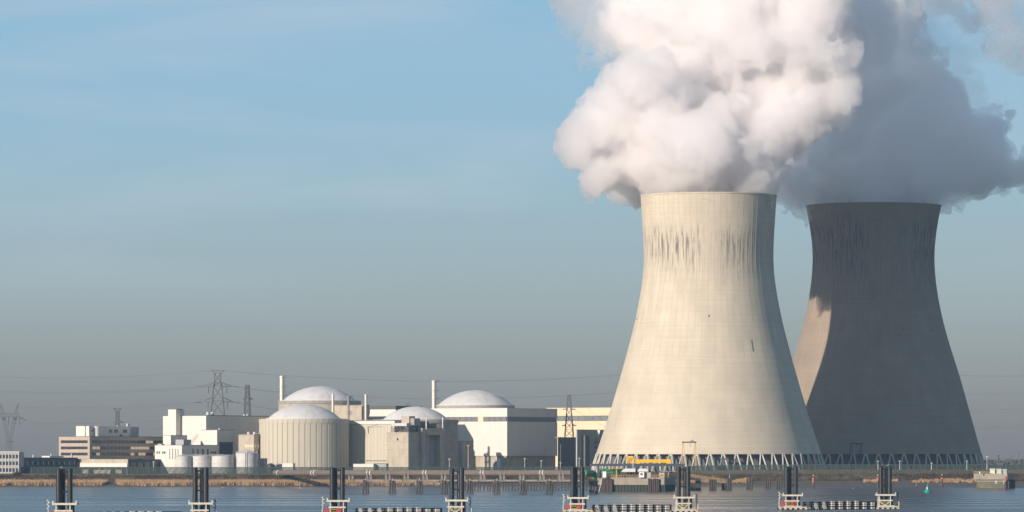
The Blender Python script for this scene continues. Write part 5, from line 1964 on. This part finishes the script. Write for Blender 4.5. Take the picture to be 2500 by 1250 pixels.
scrub_mat = veg_mat("winter_scrub", (.055, .045, .032), (.10, .078, .055))
grass_mat = veg_mat("dike_grass", (.085, .080, .045), (.135, .11, .07))
GH = np.vectorize(ground_h)

def gen_reed(rg, n):
    px = rg.uniform(-40, 1080, n)
    D = rg.uniform(2826, 2849, n)
    x = (px - 1250) * D / F
    edge = np.array([mnoise.noise(Vector((a * .012, 0, 3))) * 5 + mnoise.noise(Vector((a * .05, 0, 9))) * 2.5 for a in px])
    keep = (D > 2829 + edge) & (np.abs(px - 272) > 22 - (D - 2826) * .6)
    taper = np.clip((1075 - px) / 90, 0, 1)
    keep &= rg.uniform(0, 1, n) < taper + .05
    px, D, x, taper = px[keep], D[keep], x[keep], taper[keep]
    P = np.stack([x, D, GH(x, D) - .1], 1)
    H = rg.uniform(1.5, 2.9, len(px)) * (.55 + .45 * taper)
    return P, H, rg.uniform(.10, .22, len(px))
blades_obj("reed_bed", "dry golden reeds along the left shore", "reeds", reed_mat, gen_reed, 60000, 1, .12)
def gen_reed2(rg, n):
    px = rg.uniform(1620, 2400, n)
    D = rg.uniform(2826, 2851, n)
    x = (px - 1250) * D / F
    dens = np.array([(1.0 if (1640 < a < 1830) else 0) + (1.0 if 2108 < a < 2148 else 0) + (.9 if 2176 < a < 2192 else 0) + (.95 if 2224 < a < 2290 else 0) + (.8 if 2285 < a < 2385 else 0) for a in px])
    cl = np.array([mnoise.noise(Vector((a * .03, d * .06, 2.2))) + .5 * mnoise.noise(Vector((a * .11, d * .2, 7))) for a, d in zip(px, D)])
    keep = (rg.uniform(0, 1, n) < dens) & (cl > -.12) & (D > 2829 + 8 * cl)
    px, D, x, cl = px[keep], D[keep], x[keep], cl[keep]
    P = np.stack([x, D, GH(x, D) - .1], 1)
    return P, rg.uniform(.7, 1.7, len(px)) * (.7 + np.clip(cl, 0, 1) * 1.2), rg.uniform(.10, .22, len(px))
blades_obj("reed_bed", "scattered patches of dry reeds along the right shore", "reeds", reed_mat, gen_reed2, 46000, 2, .12)
def gen_scrub(rg, n):
    px = rg.uniform(-60, 2560, n)
    D = rg.uniform(2846, 2872, n)
    x = (px - 1250) * D / F
    c = np.array([mnoise.noise(Vector((a * .02, d * .05, 3.3))) + .5 * mnoise.noise(Vector((a * .07, d * .1, 8))) for a, d in zip(px, D)])
    keep = c > -.25
    px, D, x, c = px[keep], D[keep], x[keep], c[keep]
    P = np.stack([x, D, GH(x, D) - .1], 1)
    H = (rg.uniform(.35, 1.1, len(px)) + np.clip(c, 0, 1) * 1.6)
    return P, H, rg.uniform(.14, .35, len(px))
blades_obj("dike_scrub", "brown winter scrub on the lower dike slope", "scrub", scrub_mat, gen_scrub, 50000, 3, .35)
def gen_grass(rg, n):
    px = rg.uniform(-60, 2560, n)
    D = rg.uniform(2866, 2893, n)
    x = (px - 1250) * D / F
    P = np.stack([x, D, GH(x, D) - .05], 1)
    return P, rg.uniform(.2, .55, n), rg.uniform(.12, .3, n)
blades_obj("dike_grass", "short dull grass on the upper dike slope", "grass", grass_mat, gen_grass, 50000, 4, .4)

def bush(px, D, w, h, label, seed, m_=scrub_mat, base=None):
    x0 = PX(px, D)
    z0 = ground_h(x0, D) if base is None else base
    root = empty("bush", (x0, D, z0))
    tag(root, label, "bush")
    rg = np.random.default_rng(seed)
    n = 900
    u = rg.normal(0, 1, (n, 3))
    u /= np.linalg.norm(u, axis=1)[:, None]
    rr_ = rg.uniform(.3, 1, n) ** .5
    c = u * rr_[:, None] * np.array([w, w * .7, h * .5]) * (1 + .25 * rg.normal(0, 1, (n, 1))) + np.array([0, 0, h * .5])
    m = MB()
    for p in c:
        d = Vector(rg.normal(0, .22, 3))
        e = Vector(rg.normal(0, .22, 3))
        p = Vector(p)
        m.add([p - d, p + d, p + e], [(0, 1, 2)])
    m2 = bpy.data.meshes.new("foliage")
    m2.from_pydata(m.v, [], m.f)
    m2.materials.append(m_)
    link("foliage", m2, root)
    st_ = MB()
    for k in range(5):
        a = rg.uniform(0, 6.28)
        st_.bar((0, 0, -.2), (w * .5 * math.cos(a), w * .4 * math.sin(a), h * .7), .08, seg=5, r2=.03)
    st_.build("stem", pile_wood, root)
bush(700, 2868, 2.2, 2.8, "dark round bush where the pipeline meets the bank", 1)
bush(42, 2872, 2.6, 2.6, "dark bush on the dike below the grey office wing", 2)
bush(715, 2872, 1.4, 1.8, "small dark bush right of the pipeline's landward end", 3)
bush(1762, 2896, 2.6, 2.6, "green bush at the sunlit cooling tower's foot", 4, veg_mat("evergreen_leaf", (.01, .05, .02), (.02, .09, .04), .5))
bush(800, 2899, 2.2, 2.8, "bare brown bush before the ribbed drum's foot", 5)

twig = mat("bare_twig", (.12, .095, .08), .9, .15, .5)
def bare_tree(px, D, h, label, seed):
    x0 = PX(px, D)
    root = empty("tree", (x0, D, PLANT_Z))
    tag(root, label, "tree", "bare winter trees beyond the dike")
    rg = random.Random(seed)
    t_, c = MB(), MB()
    def grow(mb, p, d, L, r, depth):
        q = p + d * L
        mb.bar(p, q, r, seg=5, r2=r * .65)
        if depth == 0: return
        for _ in range(3 if depth < 4 else 4):
            nd = (d + Vector((rg.uniform(-.75, .75), rg.uniform(-.75, .75), rg.uniform(-.15, .5)))).normalized()
            grow(c, p.lerp(q, rg.uniform(.55, 1)), nd, L * rg.uniform(.6, .8), r * .55, depth - 1)
    grow(t_, Vector((0, 0, -.3)), Vector((0, 0, 1)), h * .33, h * .022, 5)
    t_.build("trunk", twig, root)
    c.build("crown", twig, root)
bare_tree(2404, 3300, 11, "bare tree beside the dark tower's right foot", 1)
bare_tree(2424, 3500, 10, "small bare tree between the dark tower and far masts", 2)
bare_tree(2478, 4200, 10, "faint far bare tree near the right edge", 3)
bare_tree(2495, 4000, 11, "faint far bare tree at the very right edge", 4)
hut("pump_house", "dark teal pump house behind the fence right of the tower", "building", 2432, 2449, 1131.5, 2915, 6, teal_wall)
def mast(px, top, D, label, m_):
    root = empty("mast", (PX(px, D), D, PLANT_Z))
    tag(root, label, "mast")
    h = PZ(top, D) - PLANT_Z
    MB().bar((0, 0, -.3), (0, 0, h), .3, seg=8, r2=.2).build("pole", m_, root)
    MB().box(-.8, .8, -.3, .3, h - .4, h).box(-.5, .5, -.3, .3, h - 2.4, h - 1.8).build("head", m_, root)
mast(2438, 1112, 2925, "dark stubby mast above the teal pump house", steel_dark)
mast(2468, 1110, 3600, "thin far mast, left of two near the right edge", pylon_mat)
mast(2487, 1102, 3600, "taller thin far mast near the right edge", pylon_mat)

def gen_wood(rg, n):
    x = rg.uniform(-2200, 2600, n)
    D = rg.choice([4600., 5200., 5900., 6700.], n) + rg.uniform(-60, 60, n)
    hh = np.array([6 + 4.5 * mnoise.noise(Vector((a * .006, d * .01, 1))) + 3 * mnoise.noise(Vector((a * .03, d * .01, 5))) for a, d in zip(x, D)])
    z = rg.uniform(0, 1, n) * np.maximum(hh, .5)
    P = np.stack([x, D, PLANT_Z + z], 1)
    return P, rg.uniform(1.0, 2.6, n), rg.uniform(.8, 1.8, n)
blades_obj("distant_wood", "far-off hazy wood along the horizon", "wood", veg_mat("far_wood", (.05, .05, .04), (.08, .075, .06), .01), gen_wood, 60000, 9, .5)
# ------------------------------------------------------------------ steam plumes
def steam_mat(name, density, colr=(.980, .972, .971), g=0.45):
    m = bpy.data.materials.new(name)
    m.use_nodes = True
    t = m.node_tree
    t.nodes.clear()
    o = t.nodes.new("ShaderNodeOutputMaterial")
    v = t.nodes.new("ShaderNodeVolumePrincipled")
    v.inputs["Color"].default_value = colr + (1,)
    v.inputs["Density"].default_value = density
    v.inputs["Anisotropy"].default_value = g
    t.links.new(v.outputs[0], o.inputs["Volume"])
    m.cycles.homogeneous_volume = True
    return m


def puff_mesh(name, spheres, voxel, big, fine, seed, levels, flat=1.0):
    """a turbulent scalar field (smooth union of billows, warped and broken up by fractal cells) is sampled on a
    grid and skinned at several levels: thin outer vapour, then denser and denser cores, all real closed surfaces"""
    lo = Vector((min(c.x - r for c, r in spheres), min(c.y - r for c, r in spheres), min(c.z - r for c, r in spheres))) - Vector((9, 9, 9))
    hi = Vector((max(c.x + r for c, r in spheres), max(c.y + r for c, r in spheres), max(c.z + r for c, r in spheres))) + Vector((9, 9, 9))
    me = bpy.data.meshes.new(name + "_seed")
    ob = bpy.data.objects.new(name + "_seed", me)
    COL.objects.link(ob)
    ng = bpy.data.node_groups.new(name + "_grow", 'GeometryNodeTree')
    ng.interface.new_socket("Geometry", in_out='INPUT', socket_type='NodeSocketGeometry')
    ng.interface.new_socket("Geometry", in_out='OUTPUT', socket_type='NodeSocketGeometry')
    L = ng.links.new
    def N(k): return ng.nodes.new(k)
    def put(sock, v):
        if isinstance(v, (int, float, tuple, Vector)): sock.default_value = v
        else: L(v, sock)
    def mth(op, a, b=None, c=None):
        n = N("ShaderNodeMath"); n.operation = op
        for k, v in enumerate((a, b, c)):
            if v is not None: put(n.inputs[k], v)
        return n.outputs[0]
    def vec(op, a, b=None, scale=None):
        n = N("ShaderNodeVectorMath"); n.operation = op
        put(n.inputs[0], a)
        if b is not None: put(n.inputs[1], b)
        if scale is not None: put(n.inputs["Scale"], scale)
        return n.outputs["Value"] if op == 'DISTANCE' else n.outputs[0]
    gi, go = N("NodeGroupInput"), N("NodeGroupOutput")
    pos = N("GeometryNodeInputPosition").outputs[0]
    p0 = vec('ADD', pos, (seed * 37.1, seed * 11.3, seed * 5.7))
    def swirl(v, scale, amp, det):
        nz = N("ShaderNodeTexNoise"); nz.inputs["Scale"].default_value = scale
        nz.inputs["Detail"].default_value = det; nz.inputs["Roughness"].default_value = .6
        L(v, nz.inputs["Vector"])
        return vec('SCALE', vec('SUBTRACT', nz.outputs["Color"], (.5, .5, .5)), None, amp * 2)
    w1 = swirl(p0, .016, big, 3.0)
    q = vec('ADD', pos, w1)
    # smooth union of the hand-placed billows
    d = None
    for c, r in spheres:
        e = mth('SUBTRACT', vec('DISTANCE', q, tuple(c)), r)
        d = e if d is None else mth('SMOOTH_MIN', d, e, 7.0)
    # cauliflower cells at several scales, dragged about by smaller swirls
    pw = vec('ADD', p0, swirl(p0, .045, 9.0, 3.0))
    for sc_, am in ((.030, 11.0), (.075, 6.0), (.18, 4.4)):
        vo = N("ShaderNodeTexVoronoi"); vo.feature = 'SMOOTH_F1' if sc_ < .1 else 'F1'
        vo.inputs["Scale"].default_value = sc_
        if sc_ < .1: vo.inputs["Smoothness"].default_value = .35
        L(pw, vo.inputs["Vector"])
        d = mth('ADD', d, mth('MULTIPLY_ADD', vo.outputs["Distance"], am * 1.5 * fine, -am * .75 * fine))
    nz = N("ShaderNodeTexNoise"); nz.inputs["Scale"].default_value = .10; nz.inputs["Detail"].default_value = 5.0; nz.inputs["Roughness"].default_value = .68
    L(p0, nz.inputs["Vector"])
    d = mth('ADD', d, mth('MULTIPLY_ADD', nz.outputs[0], 9.0 * fine, -4.5 * fine))
    # field: 0 outside, 1 deep inside, linear over 40 m
    f = mth('MULTIPLY_ADD', d, -1 / 40.0, .5)
    f = mth('MAXIMUM', mth('MINIMUM', f, 1.0), 0.0)
    vc = N("GeometryNodeVolumeCube")
    put(vc.inputs["Density"], f)
    vc.inputs["Background"].default_value = 0.0
    vc.inputs["Min"].default_value = lo
    vc.inputs["Max"].default_value = hi
    for k, ax in enumerate("XYZ"):
        vc.inputs["Resolution " + ax].default_value = int((hi[k] - lo[k]) / voxel)
    jn = N("GeometryNodeJoinGeometry")
    for k, (off, dens) in enumerate(levels):
        vm = N("GeometryNodeVolumeToMesh"); vm.resolution_mode = 'GRID'
        vm.inputs["Threshold"].default_value = .5 + off / 40.0
        L(vc.outputs[0], vm.inputs["Volume"])
        sm = N("GeometryNodeSetMaterialIndex")
        L(vm.outputs["Mesh"], sm.inputs["Geometry"])
        sm.inputs["Material Index"].default_value = k
        L(sm.outputs[0], jn.inputs[0])
    L(jn.outputs[0], go.inputs[0])
    md = ob.modifiers.new("grow", 'NODES'); md.node_group = ng
    dg = bpy.context.evaluated_depsgraph_get()
    dg.update()
    out = bpy.data.meshes.new_from_object(ob.evaluated_get(dg))
    out.name = name
    # stray crumbs are dropped
    nv = len(out.vertices)
    ed = np.empty(len(out.edges) * 2, dtype=np.int64)
    out.edges.foreach_get("vertices", ed)
    a_, b_ = ed[0::2], ed[1::2]
    lab = np.arange(nv)
    for _ in range(400):
        la, lb = lab[a_], lab[b_]
        mn = np.minimum(la, lb)
        ch = la != lb
        if not ch.any():
            break
        np.minimum.at(lab, la[ch], mn[ch])
        np.minimum.at(lab, lb[ch], mn[ch])
        lab = lab[lab]
        lab = lab[lab]
    small = np.bincount(lab, minlength=nv)[lab] < 1800
    print(name, "crumbs", int(small.sum()), "of", nv)
    if small.any():
        import bmesh
        bm = bmesh.new()
        bm.from_mesh(out)
        bm.verts.ensure_lookup_table()
        bmesh.ops.delete(bm, geom=[bm.verts[i] for i in np.nonzero(small)[0]], context='VERTS')
        bm.to_mesh(out)
        bm.free()
    bpy.data.objects.remove(ob)
    bpy.data.meshes.remove(me)
    bpy.data.node_groups.remove(ng)
    return out


def plume(name, label, rows, D, levels, voxel, big, fine, seed, parent=None, colr=(.980, .972, .971)):
    import time
    t0_ = time.time()
    sph = [(PT(px, py, D + dd), M_(r, D + dd)) for px, py, r, dd in rows]
    me = puff_mesh(name, sph, voxel, big, fine, seed, levels)
    me.materials.clear()
    for k, (off, dens) in enumerate(levels):
        me.materials.append(steam_mat("%s_vapour_%d" % (name, k), dens, colr))
    o = link(name, me, parent)
    if parent is None:
        tag(o, label, "steam plume", "steam plumes")
    else:
        o["label"] = label
    print(name, len(me.polygons), round(time.time() - t0_, 1), "s")
    return o

NEAR_ROWS = [
    (1640, 462, 62, -6), (1735, 452, 84, 0), (1822, 458, 58, 5), (1730, 440, 62, -22), (1730, 455, 74, 24), (1650, 440, 80, 20), (1800, 440, 80, -15),
    (1538, 452, 48, 34), (1505, 438, 55, 12), (1470, 415, 62, -5), (1425, 385, 52, -10), (1445, 335, 62, -10), (1475, 290, 64, -5), (1520, 240, 72, -20),
    (1572, 200, 74, -25), (1620, 230, 60, -20), (1600, 320, 100, -10), (1590, 400, 90, 0), (1700, 380, 110, -25), (1800, 395, 85, -20), (1862, 425, 42, 0),
    (1700, 280, 105, 10), (1800, 310, 95, 0), (1870, 340, 80, -10), (1930, 300, 82, -5), (1900, 220, 105, 10), (2010, 250, 68, 0), (1780, 180, 105, 15),
    (1680, 150, 100, 20), (1590, 110, 80, 30), (1600, 30, 100, 25), (1720, 60, 115, 10), (1840, 90, 120, 0),
    (1960, 130, 100, 0), (2045, 150, 66, 5), (1980, 20, 115, 5), (2070, 60, 58, 10), (1490, 355, 60, 10), (1530, 300, 70, 10), (1540, 400, 60, 62), (1570, 330, 80, 68), (1610, 430, 64, 68), (1570, 240, 60, 60), (1700, 400, 95, 66), (1700, 280, 95, 70), (1800, 350, 90, 66), (1640, -80, 130, 20), (1800, -80, 140, 10),  # deep rear billows are hidden from view, added to shade the far plume
    (1960, -90, 130, 10), (1750, -230, 160, 20), (1930, -230, 150, 20), (1580, -210, 120, 30), (1530, 488, 28, 40), (1512, 462, 30, 40), (1552, 502, 22, 42), (1585, 500, 30, 52), (1615, 505, 30, 60), (1540, 494, 24, 40), (1520, 480, 24, 34), (1880, 470, 25, 10),
]
FAR_ROWS = [(2090, 240, 58, -95), (2120, 120, 68, -85), (2060, 330, 56, -90), (1998, 395, 52, -85), (1950, 435, 44, -80), (2120, 20, 70, -85), (2155, 190, 50, -75),(1930, 440, 60, 0), (1905, 400, 60, 0), (1925, 490, 32, 0), (1950, 506, 20, -5), (1990, 380, 80, -5),
    (2058, 492, 60, 2), (2135, 482, 84, 2), (2212, 492, 58, 2), (2132, 472, 60, -16), (2135, 482, 80, 26), (2285, 492, 46, 0), (2330, 486, 42, 5), (2325, 440, 74, 5),
    (2250, 420, 105, 0), (2130, 400, 118, 0), (2010, 430, 92, 5), (1945, 480, 38, 5), (1915, 497, 24, 5), (2380, 450, 52, 10), (2420, 425, 52, 10), (2465, 430, 42, 10), (2510, 428, 42, 10), (2440, 370, 44, 10),
    (2395, 365, 80, 10), (2420, 310, 60, 10), (2440, 275, 30, 12), (2300, 320, 105, 10), (2170, 290, 118, 5), (2050, 330, 115, 10), (2225, 205, 92, 15), (2120, 175, 105, 15), (2315, 250, 64, 20),
    (2150, 65, 82, 25), (2060, 70, 95, 20), (2200, 25, 50, 30), (2150, -50, 90, 30), (2050, -60, 110, 25), (2100, -200, 150, 30), (2550, 440, 45, 15), (2250, 130, 46, 30), (2310, 190, 40, 30),
]
VEIL_ROWS = [(2240, 60, 50, 30), (2290, 130, 45, 30), (2330, 160, 36, 30), (2320, 30, 40, 35), (2270, 0, 50, 35), (2370, 215, 34, 25), (2230, 110, 50, 25), (2360, 80, 26, 35), (2400, 250, 30, 20), (2380, 120, 22, 35)]
WISP_ROWS = [(2440, 35, 56, 0), (2480, 85, 46, 0), (2400, 5, 46, 10), (2340, -8, 44, 40), (2270, -20, 46, 50), (2505, 25, 60, 10), (2425, 105, 36, 0), (2462, 140, 30, 5), (2370, 45, 30, 30), (2540, 110, 50, 20), (2500, 165, 22, 10), (2440, -70, 80, 30), (2300, 20, 30, 50)]
THIN_ROWS = [(1560, 105, 80, 35), (1500, 105, 64, 40), (1480, 150, 40, 42), (1462, 165, 20, 42), (1465, 65, 58, 45), (1425, 15, 52, 45), (1385, -8, 46, 45), (1500, -70, 90, 40), (1530, 30, 70, 40)]
NEAR = plume("steam_plume", "thick white sunlit steam billowing from the front cooling tower", [r_ for r_ in NEAR_ROWS if r_[1] > -225], 3000, [(-.8, .2), (.6, .5), (2.2, 1.4)], 1.5, 14, 1.0, 1)
plume("thin_steam", "thinner greyer steam on the plume's upper left", THIN_ROWS, 3000, [(-1, .07), (1, .15), (3.5, .3)], 1.6, 12, 1.0, 2, NEAR)
FARP = plume("steam_plume", "grey shaded steam drifting right from the rear cooling tower", FAR_ROWS, 3180, [(-1.8, .14), (-.4, .35), (1.4, 1.0)], 1.8, 12, 1.15, 3, None, (.999, .996, .998))
plume("thin_steam", "see-through veil of steam on the grey plume's upper right", VEIL_ROWS, 3180, [(-1.5, .02), (2.5, .05)], 1.8, 14, 1.1, 4, FARP)
plume("steam_plume", "thin detached wisp of steam in the upper right corner", WISP_ROWS, 3085, [(-1, .05), (1.5, .12), (4, .25)], 1.7, 12, 1.0, 5)

# ------------------------------------------------------------------ haze
hz = bpy.data.materials.new("haze_air")
hz.use_nodes = True
t = hz.node_tree
t.nodes.clear()
o_ = t.nodes.new("ShaderNodeOutputMaterial")
v_ = t.nodes.new("ShaderNodeVolumePrincipled")
v_.inputs["Color"].default_value = (.46, .72, 1.0, 1)
v_.inputs["Density"].default_value = 3.0e-5
v_.inputs["Anisotropy"].default_value = 0.0
t.links.new(v_.outputs[0], o_.inputs["Volume"])
hz.cycles.homogeneous_volume = True
hb = MB().box(-7200, 7200, -1700, 7200, -5, 420).build("haze", hz)
hb["kind"] = "stuff"
